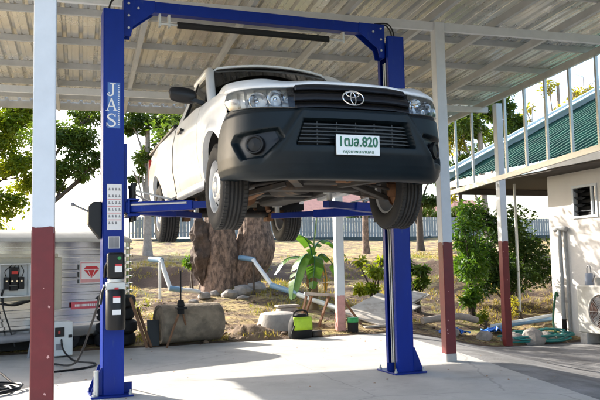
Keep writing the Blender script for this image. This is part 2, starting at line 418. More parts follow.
mb = MB(); mb.mm((-.72, .45, .85), (.72, .62, 1.10)); mb.mm((-.74, .6, .56), (.74, 1.93, .60)); mb.build('dashboard', M['blackm'], car, bevel=.03)
for s in (-1, 1):
    st = MB(); st.mm((s*.36-.24, 1.12, .68), (s*.36+.24, 1.62, .84)); st.beam((s*.36, 1.64, .82), (s*.36, 1.80, 1.36), .46, .12, up=(0, -1, 0)); st.box((s*.36, 1.82, 1.45), (.26, .09, .16)); st.build('seat', M['stickgrey'], car, bevel=.04)
st = MB(); st.lathe([(.18, -.012), (.195, 0), (.18, .012), (.168, 0)], (-.36, .88, 1.05), 'Y', 24, True); st.beam((-.53, .88, 1.05), (-.19, .88, 1.05), .03, .03); st.cyl((-.36, .6, .98), (-.36, .88, 1.05), .03); st.build('steering_wheel', M['black'], car)
mb = MB(); mb.mm((-.74, 2.02, .62), (.74, 4.10, .66)); mb.mm((-.76, 2.0, .5), (.76, 2.03, 1.17)); mb.mm((-.80, 2.03, .64), (-.74, 4.1, 1.17)); mb.mm((.74, 2.03, .64), (.80, 4.1, 1.17)); mb.build('cargo_bed', M['white'], car)
mb = MB(); mb.mm((-.77, 4.105, .56), (.77, 4.15, 1.19)); mb.build('tailgate', M['white'], car, bevel=.015)
for s in (-1, 1):
    mb = MB(); mb.mm((s*.79-.04, 4.115, .78), (s*.79+.035, 4.165, 1.14)); mb.build('tail_light', M['redpart'], car, bevel=.012)
mb = MB(); mb.mm((-.75, 4.16, .44), (.75, 4.27, .56)); mb.build('rear_bumper', M['black'], car, bevel=.02)

# front surface in plan: t = distance along the nose from the middle
PP = smoothpath([(0, -.93, 0), (.25, -.925, 0), (.45, -.90, 0), (.62, -.85, 0), (.75, -.765, 0), (.825, -.65, 0), (.860, -.52, 0), (.872, -.40, 0), (.876, -.29, 0)], 10)
TL = [0.]
for a, b in zip(PP, PP[1:]): TL.append(TL[-1]+(b-a).length)
TX = list(zip(TL, [p.x for p in PP])); TY = list(zip(TL, [p.y for p in PP])); TEND = TL[-1]
def t_of_x(x): return interp(x, [(p.x, t) for p, t in zip(PP, TL)])
def t_of_y(y): return interp(y, [(p.y, t) for p, t in zip(PP, TL)])
def FS(t, z, out=0.):
    s = -1 if t < 0 else 1; t = abs(t); x, y = interp(t, TX), interp(t, TY); e = .02
    dx, dy = interp(t+e, TX)-interp(max(0, t-e), TX), interp(t+e, TY)-interp(max(0, t-e), TY)
    l = math.hypot(dx, dy) or 1; nx, ny = dy/l, -dx/l
    if t > TEND-e: nx, ny = 1., 0.
    sb = .34*max(0, z-.80)*(1-.5*sst(.8, 1.1, t))
    return (s*(x+nx*out), y+ny*out+sb, z)
def sdpoly(p, poly):
    d = 1e9; ins = False; n = len(poly)
    for i in range(n):
        a, b = poly[i], poly[(i+1) % n]
        ex, ey = b[0]-a[0], b[1]-a[1]; wx, wy = p[0]-a[0], p[1]-a[1]
        k = clamp((wx*ex+wy*ey)/(ex*ex+ey*ey)); d = min(d, math.hypot(wx-ex*k, wy-ey*k))
        if (a[1] > p[1]) != (b[1] > p[1]) and p[0] < (b[0]-a[0])*(p[1]-a[1])/(b[1]-a[1])+a[0]: ins = not ins
    return -d if ins else d
GO = [(-.40, .735), (.40, .735), (.455, .555), (-.455, .555)]
FO = [(t_of_x(.60)-.02, .675), (t_of_x(.60)-.06, .60), (t_of_x(.68), .475), (t_of_x(.80), .465), (t_of_y(-.60), .60), (t_of_y(-.64), .645)]
def bump_out(t, z):
    x = interp(abs(t), TX); o = interp(z, [(.315, -.085), (.322, -.062), (.335, -.036), (.350, -.017), (.372, -.002), (.42, .012), (.50, .016), (.62, .012), (.72, .004), (.80, -.004), (.822, -.016), (.856, -.02)])
    w = .44+.23*(.80-z)/.36
    o += .034*(1-sst(w-.035, w+.03, x))*sst(.36, .52, z)
    o += .010*math.exp(-((x-w+.03)/.03)**2)*sst(.42, .54, z)
    d = sdpoly((x if t > 0 else -x, z), GO); o = lerp(-.055, o, sst(-.008, .008, d))
    d = sdpoly((abs(t), z), FO); o -= .05*(1-sst(-.010, .010, d))
    o -= .012*(1-sst(.004, .01, abs(z-.762)))*(1-sst(.36, .40, x))*0
    return o
P = []
NT = 300; NZ = 72
tl = [TEND*(-1+2*i/NT) for i in range(NT+1)]
for t in tl:
    row = []; a = abs(t); ztop = lerp(.822, .856, sst(t_of_x(.5), t_of_y(-.5), a)); ztop = lerp(ztop, .71, clamp((a-t_of_y(-.45))/(TEND-t_of_y(-.45)))); zb = .318+.035*sst(.8, 1.2, a)
    row.append(FS(t, ztop-.002, -.06))
    for j in range(NZ+1):
        z = lerp(ztop, zb, j/NZ); row.append(FS(t, z, bump_out(t, z)))
    row += [FS(t, zb-.004, -.12), FS(t, zb+.05, -.14)]
    P.append(row)
mb = MB(); mb.grid(P); bum = mb.build('front_bumper', M['bumper'], car, 64)
# lower grille bars and fog covers
mb = MB()
for k in range(6):
    z = .578+.026*k; w = .40+.055*(.735-z)/.18-.005
    mb.grid([[FS(-w+2*w*i/20, z+dz, -.006+q) for dz, q in ((-.005, -.02), (-.005, .006), (.005, .006), (.005, -.02))] for i in range(21)])
for x in (-.30, -.15, 0, .15, .30): mb.grid([[FS(x+dx, z, -.018) for dx in (-.004, .004)] for z in (.56, .73)])
mb.build('lower_grille', M['grille'], bum)
for s in (-1, 1):
    tc = s*(t_of_x(.735)); mb = MB()
    for r0, r1, o0, o1 in ((0, .052, -.012, -.016), (.052, .060, -.016, -.004), (.060, .072, -.004, -.004), (.072, .078, -.004, -.03)):
        mb.grid([[FS(tc+r*cos(a), .567+r*.9*sin(a), o+.012) for r, o in ((r0, o0), (r1, o1))] for a in [2*pi*i/28 for i in range(29)]])
    mb.build('fog_lamp_cover', M['black'], bum, 30)
    ring = []
    for i in range(len(FO)):
        for k in range(8): ring.append((lerp(FO[i][0], FO[(i+1) % len(FO)][0], k/8), lerp(FO[i][1], FO[(i+1) % len(FO)][1], k/8)))
    cx_, cz_ = sum(q[0] for q in ring)/len(ring), sum(q[1] for q in ring)/len(ring); mb = MB()
    mb.grid([[FS(s*lerp(cx_, a, r), lerp(cz_, b, r), bump_out(s*lerp(cx_, a, r), lerp(cz_, b, r))+.0025) for r in (.02, .25, .5, .7, .86)] for a, b in ring+ring[:1]]); mb.build('fog_lamp_bezel', M['grille'], bum, 40)
# upper grille: backing and three deep slats
zed = lambda t: interp(abs(t), [(0, 1.042), (.3, 1.036), (t_of_x(.5), 1.010), (t_of_x(.75), 1.012), (t_of_y(-.47), 1.018)])
mb = MB(); mb.grid([[FS(t, lerp(.822, zed(t)-.008, j/6), -.035) for j in range(7)] for t in [-.50+i*.04 for i in range(26)]]); gr = mb.build('radiator_grille', M['void'], car)
for z0, z1, w, o in ((.832, .868, .470, .012), (.888, .950, .478, .022), (.972, 1.026, .460, .014)):
    mb = MB(); rows = []
    for i in range(41):
        t = -w+2*w*i/40; e = min(1, (w-abs(t))/.03+.25); zc = (z0+z1)/2+(zed(t)-1.042)*.5; hh = (z1-z0)/2
        rows.append([FS(t, zc+hh*dz, -.03+(o+.03)*q*e) for dz, q in ((-1, 0), (-1, .75), (-.75, .97), (-.2, 1), (.3, .9), (.85, .72), (1, .6), (1, 0))])
    mb.grid(rows); mb.build('slat', M['grille'], gr, 40)
mb = MB()
def ell(a, b, cz, r, yy=-.918):
    mb.tube([(-.015+a*cos(t), yy+.34*(cz+b*sin(t)-.91), cz+b*sin(t)) for t in [2*pi*k/36 for k in range(37)]], r, 6, caps=False)
ell(.082, .056, .912, .0066); ell(.050, .021, .940, .005); ell(.020, .047, .909, .005)
mb.build('front_emblem', M['chrome'], gr, 60)
# number plate
mb = MB(); mb.box((-.02, -.985, .552), (.350, .012, .158)); pl = mb.build('number_plate', M['black'], car, bevel=.004)
mb = MB(); mb.box((-.02, -.993, .552), (.338, .006, .146)); pf = mb.build('plate_face', M['platewhite'], pl, bevel=.002)
text('registration', '1ฒล.820', .100, (-.02, -.9965, .572), (1, 0, 0), (0, 0, 1), M['green'], pl, sx=.84, bold=.0022)
text('province', 'กรุงเทพมหานคร', .034, (-.02, -.9965, .502), (1, 0, 0), (0, 0, 1), M['green'], pl, sx=1.1)
# bonnet
HX = .80
P = []
for i in range(61):
    u = -1+2*i/60; te = t_of_y(-.47); t = u*te; fx, fy, fz = FS(t, zed(t), .004); row = [FS(t, zed(t)-.03, -.006), FS(t, zed(t)-.012, .006)]
    xr = u*.785; zr = 1.13+.05*(1-u*u)
    for j in range(21):
        v = j/20; x = lerp(fx*(1 if abs(u) < .9 else 1), xr, v); y = lerp(fy, .40+.05*u*u, v); z = lerp(fz, zr, v)+.028*sin(pi*v)*(1-.4*u*u)+lerp(.016, .050, sst(.35, .62, abs(u)))*sst(0, .10, v)*(1-.75*sst(.3, 1, v))*(1-sst(.93, 1., abs(u)))+.012*math.exp(-((abs(x)-.42)/.07)**2)*sst(0, .3, v)
        if abs(u) > .98: z = min(z, ftop(y)+.016)
        row.append((x, y, z))
    P.append(row)
mb = MB(); mb.grid(P); mb.build('bonnet', M['white'], car, 60, solid=.012)
mb = MB(); mb.mm((-.74, -.62, .60), (.74, .40, .93)); mb.build('engine_bay', M['void'], car)
# headlights
for s in (-1, 1):
    ti, to = t_of_x(.455), t_of_y(-.475)
    def hz(t):
        u = (t-ti)/(to-ti); hi_ = zed(t)-.016; lo_ = lerp(.828, .852, u)
        e = sst(1.0, .80, u); lo_ = lerp(.915, lo_, sqrt(clamp((1-u)/.12))) if u > .88 else lo_; hi_ = lerp(.945, hi_, sqrt(clamp((1-u)/.12))) if u > .88 else hi_
        return lo_, hi_
    ts = [ti+(to-ti)*i/32 for i in range(33)]
    mb = MB(); mb.grid([[FS(s*t, lerp(*hz(t), j/10), -.098+.05*(abs(j-5)/5)**2) for j in range(11)] for t in ts]); 
    mb.grid([[FS(s*t, hz(t)[k], o) for o in (-.065, .0)] for t in ts for k in (0,)]); mb.grid([[FS(s*t, hz(t)[1], o) for o in (-.065, .0)] for t in ts])
    hl = mb.build('headlight', M['reflector'], car, 50)
    for xc, r, zc in ((.715, .064, .897), (.585, .058, .912), (.495, .042, .915)):
        tt = t_of_x(xc); px, py, pz = FS(s*tt, zc, -.052); b = MB(); ax = V((s*.22, -1, 0)).normalized(); U_ = V((0, 0, 1)); R_ = ax.cross(U_)
        pr = [(r, 0), (r*1.05, .006), (r*.98, .008), (r*.8, -.03), (r*.5, -.055), (r*.2, -.065)]
        b.grid([[V((px, py, pz))+ax*h+(U_*sin(a)+R_*cos(a))*q for q, h in pr] for a in [2*pi*i/28 for i in range(29)]])
        b.sphere(V((px, py, pz))-ax*.035, r*.28, 8); b.build('reflector', M['chrome'], hl, 60)
    for k in range(5):
        b = MB() if k == 0 else b
        tt = lerp(ti+.02, to-.08, .12+.2*k); b.grid([[FS(s*tt, z, -.075), FS(s*(tt+.004), z, -.05), FS(s*(tt+.012), z, -.055)] for z in (hz(tt)[0]+.012, hz(tt)[1]-.012)])
    b.build('reflector_rib', M['chrome'], hl)
    mb = MB(); mb.grid([[FS(s*t, lerp(*hz(t), j/8), -.004+.012*(1-((j-4)/4)**2)) for j in range(9)] for t in ts]); mb.build('lens', M['lens'], hl, 60)

# wheels
def tyre_profile(): 
    R, W = .343, .105; p = [(.208, -.085), (.225, -.100), (.27, -.110), (.31, -.107), (.330, -.096), (.340, -.082)]
    for g in (-.048, -.016, .016, .048): p += [(R, g-.009), (R-.011, g-.006), (R-.011, g+.006), (R, g+.009)]
    p += [(.340, .082), (.330, .096), (.31, .107), (.27, .110), (.225, .100), (.208, .085)]
    return p
tp = tyre_profile()
def wheel(cx, cy, s, cz=.342, name='wheel'):
    w = bpy.data.objects.new(name, None); COL.objects.link(w); w.parent = car; w.location = (cx, cy, cz); w.empty_display_size = .1
    mb = MB(); n = 72
    P = [[(h, cos(2*pi*k/n)*r, sin(2*pi*k/n)*r) for r, h in tp] for k in range(n+1)]
    mb.grid(P)
    for k in range(64):
        a = 2*pi*k/64
        for g in (-.074, .074): mb.box((g, cos(a)*.3415, sin(a)*.3415), (.030, .020, .010), Matrix.Rotation(a-pi/2, 3, 'X'))
    me_t = mb.build('tyre', [M['rubber'], M['tread']], w, 35)
    for p in me_t.data.polygons:
        c = p.center
        if math.hypot(c.y, c.z) > .334: p.material_index = 1
    # rim: barrel, dished disc with a ring of oval holes, hub
    mb = MB()
    mb.grid([[(s*h, cos(2*pi*k/48)*r, sin(2*pi*k/48)*r) for r, h in ((.208, -.09), (.19, -.08), (.188, .04), (.205, .075), (.213, .088), (.210, .098), (.203, .093), (.192, .072), (.186, .05))] for k in range(49)])
    pr = [(.186, .050), (.172, .050), (.160, .064), (.125, .082), (.105, .092), (.085, .090), (.07, .072), (.055, .068), (.052, .092), (.04, .102), (.0, .104)]
    nn = 80
    def hole(i, j): return j in (2,) and (i % 8) not in (0, 1, 2, 7)
    mb.grid([[(s*h, cos(2*pi*k/nn)*r, sin(2*pi*k/nn)*r) for r, h in pr] for k in range(nn+1)], skip=hole)
    mb.build('rim', M['silver'], w, 40)
    b = MB(); b.lathe([(.14, -.01), (.14, .012), (.05, .012), (.05, -.01)], (s*.005, 0, 0), 'X', 28); b.cyl((s*-.09, 0, 0), (s*.02, 0, 0), .065, n=18)
    b.build('brake_disc', M['rusty'], w)
    b = MB()
    for k in range(6):
        a = 2*pi*k/6; b.cyl((s*.055, cos(a)*.068, sin(a)*.068), (s*.075, cos(a)*.068, sin(a)*.068), .010, n=6)
    b.build('wheel_nut', M['chrome'], w)
    return w
for cy in (0, WB):
    for s in (-1, 1): wheel(s*.755, cy, s)

# chassis
mb = MB()
for s in (-1, 1):
    pts = [(s*.38, -.70, .47), (s*.39, -.35, .50), (s*.40, .4, .46), (s*.42, 1.0, .43), (s*.44, 2.3, .45), (s*.46, 2.7, .58), (s*.46, 3.3, .60), (s*.46, 4.1, .52)]
    for a, b in zip(pts, pts[1:]): mb.beam(a, b, .08, .13)
for y, z in ((-.62, .45), (.35, .42), (1.1, .42), (2.2, .45), (3.4, .58), (4.0, .52)): mb.beam((-.44, y, z), (.44, y, z), .10, .08, up=(0, 0, 1))
mb.build('chassis_frame', M['frame'], car, bevel=.01)
mb = MB(); mb.grid([[(x, y, z) for y, z in ((-.80+.22*abs(x)**2, .350), (-.74+.16*abs(x)**2, .357), (-.60, .40), (-.40, .43))] for x in (-.60, -.3, 0, .3, .60)])
for s in (-1, 1): mb.beam((s*.50, -.80, .37), (s*.18, -.15, .35), .07, .03); mb.beam((s*.16, -.74, .375), (s*.36, -.25, .40), .05, .03)
mb.build('splash_guard', M['under'], car, solid=.006)
mb = MB(); mb.beam((-.42, .02, .37), (.42, .02, .37), .16, .10); mb.beam((-.40, -.34, .41), (.40, -.34, .41), .10, .07); mb.build('crossmember', M['under'], car, bevel=.02)
mb = MB(); mb.mm((-.2, -.22, .36), (.2, .28, .52)); mb.cyl((0, .3, .48), (0, 1.05, .46), .16, .10); mb.cyl((0, 1.05, .46), (.0, WB-.1, .40), .035); mb.build('gearbox', M['under'], car, bevel=.03)
for s in (-1, 1):
    mb = MB(); mb.beam((s*.30, -.16, .36), (s*.66, 0, .27), .06, .04); mb.beam((s*.30, .22, .36), (s*.66, .02, .27), .06, .04); mb.beam((s*.36, 0, .56), (s*.64, 0, .50), .10, .03)
    mb.cyl((s*.48, .02, .30), (s*.44, .02, .66), .035); mb.cyl((s*.66, 0, .25), (s*.66, 0, .53), .03); mb.tube([(s*.24, -.14, .40), (s*.64, -.13, .33)], .014)
    mb.build('suspension_arm', M['under'], car, bevel=.006)
    mb = MB()
    for k in range(4):
        L = .66-.12*k; mb.tube([(s*.52, WB-L, .40-.02*k+.06), (s*.52, WB-L/2, .335-.014*k+.02), (s*.52, WB, .31-.012*k+.02), (s*.52, WB+L/2, .335-.014*k+.02), (s*.52, WB+L, .40-.02*k+.06)], .014, 6)
    mb.mm((s*.52-.04, WB-.08, .25), (s*.52+.04, WB+.08, .30)); mb.cyl((s*.45, WB-.25, .36), (s*.42, WB-.1, .62), .03); mb.build('leaf_spring', M['rusty'], car)
mb = MB(); mb.cyl((-.64, WB, .342), (.64, WB, .342), .045); mb.sphere((0, WB, .345), .15, 10, (1, .9, 1)); mb.build('rear_axle', M['frame'], car)
mb = MB(); mb.mm((.12, 1.25, .36), (.40, 2.15, .50)); mb.build('fuel_tank', M['frame'], car, bevel=.04)
mb = MB(); mb.tube(smoothpath([(-.25, .2, .42), (-.22, .9, .39), (-.22, 1.6, .38), (-.24, 2.5, .44), (-.3, 3.0, .52), (-.34, 3.6, .46), (-.5, 4.1, .42)]), .028, 10); mb.cyl((-.22, 1.3, .385), (-.22, 1.9, .38), .085, n=18); mb.build('exhaust', M['rusty'], car)
mb = MB(); mb.lathe([(.19, -.08), (.30, -.095), (.335, -.06), (.335, .06), (.30, .095), (.19, .08)], (0, 3.62, .46), 'Z', 36, True); mb.build('spare_tyre', M['rubber'], car)
mb = MB(); mb.mm((-.72, .42, .50), (.72, 4.05, .55)); mb.build('floor_pan', M['frame'], car)

# hoses, brackets and bolts under the body
rr = random.Random(77)
for k in range(7):
    x0 = rr.uniform(-.6, .3); y0 = rr.uniform(-.6, .6); z0 = rr.uniform(.36, .46); mb = MB()
    mb.tube(smoothpath([(x0, y0, z0), (x0+rr.uniform(.05, .3), y0+rr.uniform(-.2, .2), z0-rr.uniform(.0, .05)), (x0+rr.uniform(.2, .5), y0+rr.uniform(-.2, .3), z0+.02), (x0+rr.uniform(.3, .6), y0+rr.uniform(0, .4), z0+.08)]), rr.choice((.008, .012, .016)), 7); mb.build('underbody_hose', M['blackm'] if k % 2 else M['rusty'], car)
for k in range(10):
    x0 = rr.uniform(-.6, .6); y0 = rr.uniform(-.75, .5); mb = MB(); mb.beam((x0, y0, .40), (x0+rr.uniform(-.15, .15), y0+rr.uniform(-.1, .1), .39), rr.uniform(.03, .08), rr.uniform(.02, .06)); mb.cyl((x0, y0, .36), (x0, y0, .40), .014, n=6); mb.build('bracket', M['under'], car, bevel=.005)
# ------------------------------------------------------------------ ground
def edge_x(Y): return interp(Y, [(-12, .6), (-2.12, 2.17), (1.40, 2.95), (3.75, 3.30), (6, 3.4)])
def ramp(X, Y): return -.35*sst(0, 2.3, X-edge_x(Y))*(1-sst(4.5, 9.5, Y))
BANK = [(3.8, 0), (4.3, .05), (5.5, .22), (8, .56), (11, .66), (12.0, 1.09), (16, 1.40), (28, 2.32), (60, 2.6), (400, 3.4)]
def terr(X, Y):
    z = interp(Y+(.9*nz(X, 0, 4, .35)+.45*nz(X, Y, 2, 1.1))*sst(6, 9, Y)*(1-sst(16, 22, Y)), BANK)
    if X < -4: z = z*(1-.35*sst(-4, -10, X))
    b = sst(3.9, 5.0, Y)*(1-sst(30, 60, Y))
    return z+ramp(X, Y)+b*(.085*fbm(X, Y, 3, .45)+.03*fbm(X, Y, 9, 2.2)+.16*max(0, fbm(X, Y, 5, .3))*sst(9, 12, Y)+.10*abs(fbm(X, Y, 12, .9))*sst(6, 8, Y)*(1-sst(12.6, 14, Y)))-.03*(1-sst(3.8, 3.95, Y))*1.5
def axis(parts):
    out = []
    for a, b, n in parts: out += [a+(b-a)*i/n for i in range(n)]
    return out+[parts[-1][1]]
xs = axis([(-400, -60, 8), (-60, -12, 16), (-12, -4, 24), (-4, 12, 130), (12, 24, 30), (24, 80, 20), (80, 400, 8)])
ys = axis([(-200, -12, 8), (-12, 3.6, 12), (3.6, 9, 64), (9, 16, 50), (16, 32, 36), (32, 70, 12), (70, 400, 10)])
mb = MB(); mb.grid([[(x, y, terr(x, y)-(.05 if y < 3.7 else 0)) for y in ys] for x in xs])
# ground material: straw, bare earth and green patches
def groundmat():
    m, nt, b = _nodes('dry_grassy_ground'); N = nt.nodes; L = nt.links
    tc = N.new('ShaderNodeTexCoord')
    def noise(sc, det=6, ro=.65):
        n = N.new('ShaderNodeTexNoise'); n.inputs['Scale'].default_value = sc; n.inputs['Detail'].default_value = det; n.inputs['Roughness'].default_value = ro; L.new(tc.outputs['Object'], n.inputs['Vector']); return n.outputs['Fac']
    def rng(f, a, c, lo=0, hi=1):
        r = N.new('ShaderNodeMapRange'); r.inputs[1].default_value = a; r.inputs[2].default_value = c; r.inputs[3].default_value = lo; r.inputs[4].default_value = hi; L.new(f, r.inputs[0]); return r.outputs[0]
    def mix(f, a, c):
        x = N.new('ShaderNodeMix'); x.data_type = 'RGBA'; L.new(f, x.inputs[0])
        for k, q in ((6, a), (7, c)):
            if isinstance(q, tuple): x.inputs[k].default_value = (*q, 1)
            else: L.new(q, x.inputs[k])
        return x.outputs[2]
    c = mix(rng(noise(.9), .42, .58), (.34, .25, .095), (.16, .10, .06))
    c = mix(rng(noise(.6, 4), .52, .68), c, (.16, .19, .03))
    c = mix(rng(noise(7), .50, .70), c, (.45, .36, .14))
    c = mix(rng(noise(16), .56, .70), c, (.06, .042, .03))
    c = mix(rng(noise(2.3), .50, .62), c, (.13, .08, .05))
    c = mix(rng(noise(3.1), .55, .66), c, (.44, .34, .14))
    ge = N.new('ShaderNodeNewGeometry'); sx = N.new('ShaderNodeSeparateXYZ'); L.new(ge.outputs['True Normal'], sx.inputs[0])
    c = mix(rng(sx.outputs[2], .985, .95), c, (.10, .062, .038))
    L.new(c, b.inputs['Base Color']); b.inputs['Roughness'].default_value = .95
    bp = N.new('ShaderNodeBump'); bp.inputs['Strength'].default_value = .8; bp.inputs['Distance'].default_value = .05
    L.new(noise(14), bp.inputs['Height']); L.new(bp.outputs[0], b.inputs['Normal'])
    return m
tag(mb.build('ground', groundmat(), None, 60), kind='structure')
# workshop slab, with a 12 cm deep edge
def slabedge(X): return 3.78+.05*nz(X, 0, 0, 1.3)+.02*nz(X, 4, 0, 5)
mb = MB(); P = []
for i in range(61):
    Y = -14+i*.3 if i < 59 else None
SY = [-14+.5*k for k in range(34)]+[3.0, 3.3, 3.5, 3.62]
rows = []
for Y in SY: rows.append([(x, Y, 0.) for x in [lerp(-9, edge_x(Y), k/60) for k in range(61)]])
rows.append([(x, slabedge(x), 0.) for x in [lerp(-9, edge_x(3.78), k/60) for k in range(61)]])
rows.append([(x, y, -.13) for x, y, z in rows[-1]])
mb.grid(rows)
mb.grid([[(edge_x(Y), Y, 0), (edge_x(Y)+.004, Y, -.13)] for Y in SY+[3.78]])
tag(mb.build('workshop_floor_slab', M['slab'], None, 30), kind='structure')
mb = MB(); rows = []
for Y in [-14+.5*k for k in range(34)]+[3.0, 3.4, 3.7, 4.0, 4.15]:
    rows.append([(x, Y+(.10*nz(x, 8, 0, 1.1)+.05*nz(x, 2, 0, 4) if Y > 4 else 0), -.012+ramp(x, Y)+.012*nz(x, Y, 0, .8)*sst(0, .4, x-edge_x(Y))) for x in [lerp(edge_x(Y)+.004, 9.5, k/44) for k in range(45)]])
mb.grid(rows); tag(mb.build('side_yard_paving', M['yard'], None, 40), kind='structure')

# ------------------------------------------------------------------ the two-post lift
lift = thing('two_post_lift', 'blue two post vehicle lift holding up the white pickup', 'vehicle lift', (0, 0, 0))
PH = 3.57; PX = 1.477
posts = {}
for s in (-1, 1):
    r = lambda x: s*x
    mb = MB(); xo, xi = PX+.095, PX-.095; ya, yb = -.13, .13; t = .008
    for a, b in (((xo-t, ya, 0), (xo, yb, PH)), ((xi, ya, 0), (xo-t, ya+t, PH)), ((xi, yb-t, 0), (xo-t, yb, PH)), ((xi, ya+t, 0), (xi+t, ya+.055, PH)), ((xi, yb-.055, 0), (xi+t, yb-t, PH))):
        mb.mm((r(a[0]), a[1], a[2]), (r(b[0]), b[1], b[2]))
    p = mb.build('post', M['blue'], lift, bevel=.003); posts[s] = p
    mb = MB(); mb.mm((r(xi+.03), -.05, .02), (r(xi+.05), .05, PH-.3)); mb.build('slide_channel', M['blackm'], p)
    mb = MB(); mb.cyl((r(xi+.018), -.015, .1), (r(xi+.018), -.015, 3.3), .008, n=8); mb.cyl((r(xi+.018), .03, .1), (r(xi+.018), .03, 3.3), .006, n=8); mb.build('lifting_chain', M['galv'], p)
    mb = MB(); mb.mm((r(PX-.17), -.21, 0), (r(PX+.20), .21, .018))
    for y in (-.125, .117): mb.extr([(xo, .018), (xo+.10, .018), (xo+.10, .05), (xo+.015, .26), (xo, .26)], lambda a, b, d: (r(a), d, b), y, y+.01)
    mb.mm((r(xi-.08), -.05, .018), (r(xi), -.04, .11)); b = mb.build('base_plate', M['bluedark'], p, bevel=.003)
    mb = MB()
    for x in (PX-.145, PX+.175):
        for y in (-.18, .18): mb.cyl((r(x), y, .016), (r(x), y, .035), .016, n=6); mb.cyl((r(x), y, .03), (r(x), y, .06), .008, n=8)
    mb.build('anchor_bolt', M['galv'], p)
    # carriage with arm pivots
    mb = MB(); mb.mm((r(xi-.03), -.10, 1.66), (r(xi-.001), .10, 2.30)); mb.mm((r(xi-.14), -.16, 1.62), (r(xi-.03), .16, 1.645)); mb.mm((r(xi-.14), -.16, 1.765), (r(xi-.03), .16, 1.785)); mb.mm((r(xi-.05), -.16, 1.645), (r(xi-.03), .16, 1.765))
    ca = mb.build('carriage', M['blue'], lift, bevel=.004)
    mb = MB()
    for y in (-.10, .10): mb.cyl((r(xi-.09), y, 1.58), (r(xi-.09), y, 1.90), .022, n=14); mb.cyl((r(xi-.09), y, 1.90), (r(xi-.09), y, 1.93), .03, n=10)
    mb.build('pivot_pin', M['black'], ca)
    for y0, (tx, ty) in ((-.10, (.46, -.62)), (.10, (.47, .98))):
        a0 = V((r(xi-.09), y0, 1.705)); a1 = V((r(tx), ty, 1.705)); d = (a1-a0).normalized(); L = (a1-a0).length
        mb = MB(); mb.beam(a0-d*.06, a0+d*L*.60, .10, .10, h1=.085); ar = mb.build('lifting_arm', M['blue'], lift, bevel=.006)
        mb = MB(); mb.beam(a0+d*L*.45, a1+d*.06, .072, .062); mb.build('arm_extension', M['bluedark'], ar, bevel=.004)
        mb = MB(); mb.cyl(a1+V((0, 0, .03)), a1+V((0, 0, .10)), .028, n=14); mb.cyl(a1+V((0, 0, .10)), a1+V((0, 0, .115)), .06, n=18); mb.build('arm_screw', M['galv'], ar)
        mb = MB(); mb.cyl(a1+V((0, 0, .115)), a1+V((0, 0, .15)), .062, n=20); mb.build('rubber_pad', M['black'], ar)
        mb = MB(); n_ = d.cross(V((0, 0, 1))); mb.tube([a0+n_*.055+V((0, 0, .02)), a0+d*L*.55+n_*.055+V((0, 0, .02))], .009, 8); mb.tube([a0+V((0, 0, .16)), a0+d*L*.4+V((0, 0, .055))], .010, 8); mb.build('release_rod', M['galv'], ar)
# overhead beam
mb = MB(); xe = PX-.095
mb.mm((-xe+.02, -.05, 3.60), (xe-.02, .05, 3.71))
for s in (-1, 1):
    mb.extr([(xe-.002, 3.34), (xe-.07, 3.34), (xe-.09, 3.44), (xe-.30, 3.60), (xe-.30, 3.71), (xe-.002, 3.71)], lambda a, b, d: (s*a, d, b), -.062, -.052)
    mb.extr([(xe-.002, 3.34), (xe-.07, 3.34), (xe-.09, 3.44), (xe-.30, 3.60), (xe-.30, 3.71), (xe-.002, 3.71)], lambda a, b, d: (s*a, d, b), .052, .062)
    mb.mm((s*(xe-.016), -.052, 3.34), (s*(xe-.002), .052, 3.71))
ob = mb.build('overhead_beam', M['blue'], lift, bevel=.004)
mb = MB()
for s in (-1, 1):
    for x, z in ((xe-.05, 3.66), (xe-.05, 3.54), (xe-.05, 3.42), (xe-.14, 3.62)):
        mb = MB(); mb.cyl((s*x, -.062, z), (s*x, -.074, z), .012, n=6); mb.build('beam_bolt', M['galv'], ob)
mb = MB(); mb.cyl((-.86, -.02, 3.505), (.74, -.02, 3.505), .032, n=14); mb.build('padded_safety_bar', M['blackm'], ob)
for a, b, zs_ in ((-1.04, -.86, (-1.03, -.94)), (.74, .92, (.91,))):
    mb = MB(); mb.cyl((a, -.02, 3.505), (b, -.02, 3.505), .012, n=10)
    for q in zs_: mb.mm((q-.01, -.03, 3.48), (q+.01, .03, 3.60))
    mb.build('bar_bracket', M['galv'], ob)
for s in (-1, 1):
    mb = MB()
    for dy in (-.03, .02):
        mb.tube(smoothpath([(s*(PX+.03), dy, 3.40), (s*(PX+.03), dy, 3.62), (s*(PX-.02), dy, 3.72), (s*(PX-.09), dy, 3.735), (s*(PX-.20), dy, 3.72)]), .008, 8)
    mb.build('hydraulic_hose', M['black'], posts[s])
# decals on the left post
FY = -.13
def plate(name, x0, x1, z0, z1, m, par, d=.0025, y=FY): 
    mb = MB(); mb.mm((x0, y-d, z0), (x1, y, z1)); return mb.build(name, m, par, smooth=0)
lx = -PX
zc0, zc1 = 2.435, 2.865
js = plate('name_decal', lx-.055, lx+.058, zc0, zc1, M['stickblue'], posts[-1])
def ribbon(mb, pts, ws, y):
    n = len(pts); L_, R_ = [], []
    for i in range(n):
        a, b = pts[max(i-1, 0)], pts[min(i+1, n-1)]; dx, dz = b[0]-a[0], b[1]-a[1]; l = math.hypot(dx, dz) or 1; w = ws(i/(n-1))*.54
        L_.append((pts[i][0]-dz/l*w, y, pts[i][1]+dx/l*w)); R_.append((pts[i][0]+dz/l*w, y, pts[i][1]-dx/l*w))
    mb.add(L_+R_, [(i, i+1, n+i+1, n+i) for i in range(n-1)])
mb = MB(); y = FY-.0038; cx = lx-.016
def P2(pts, oz): return [(cx-.006+a*1.28, oz+b*1.15) for a, b in pts]
def spl(pts): return [(p.x, p.y) for p in smoothpath([(a, b, 0) for a, b in pts], 6)]
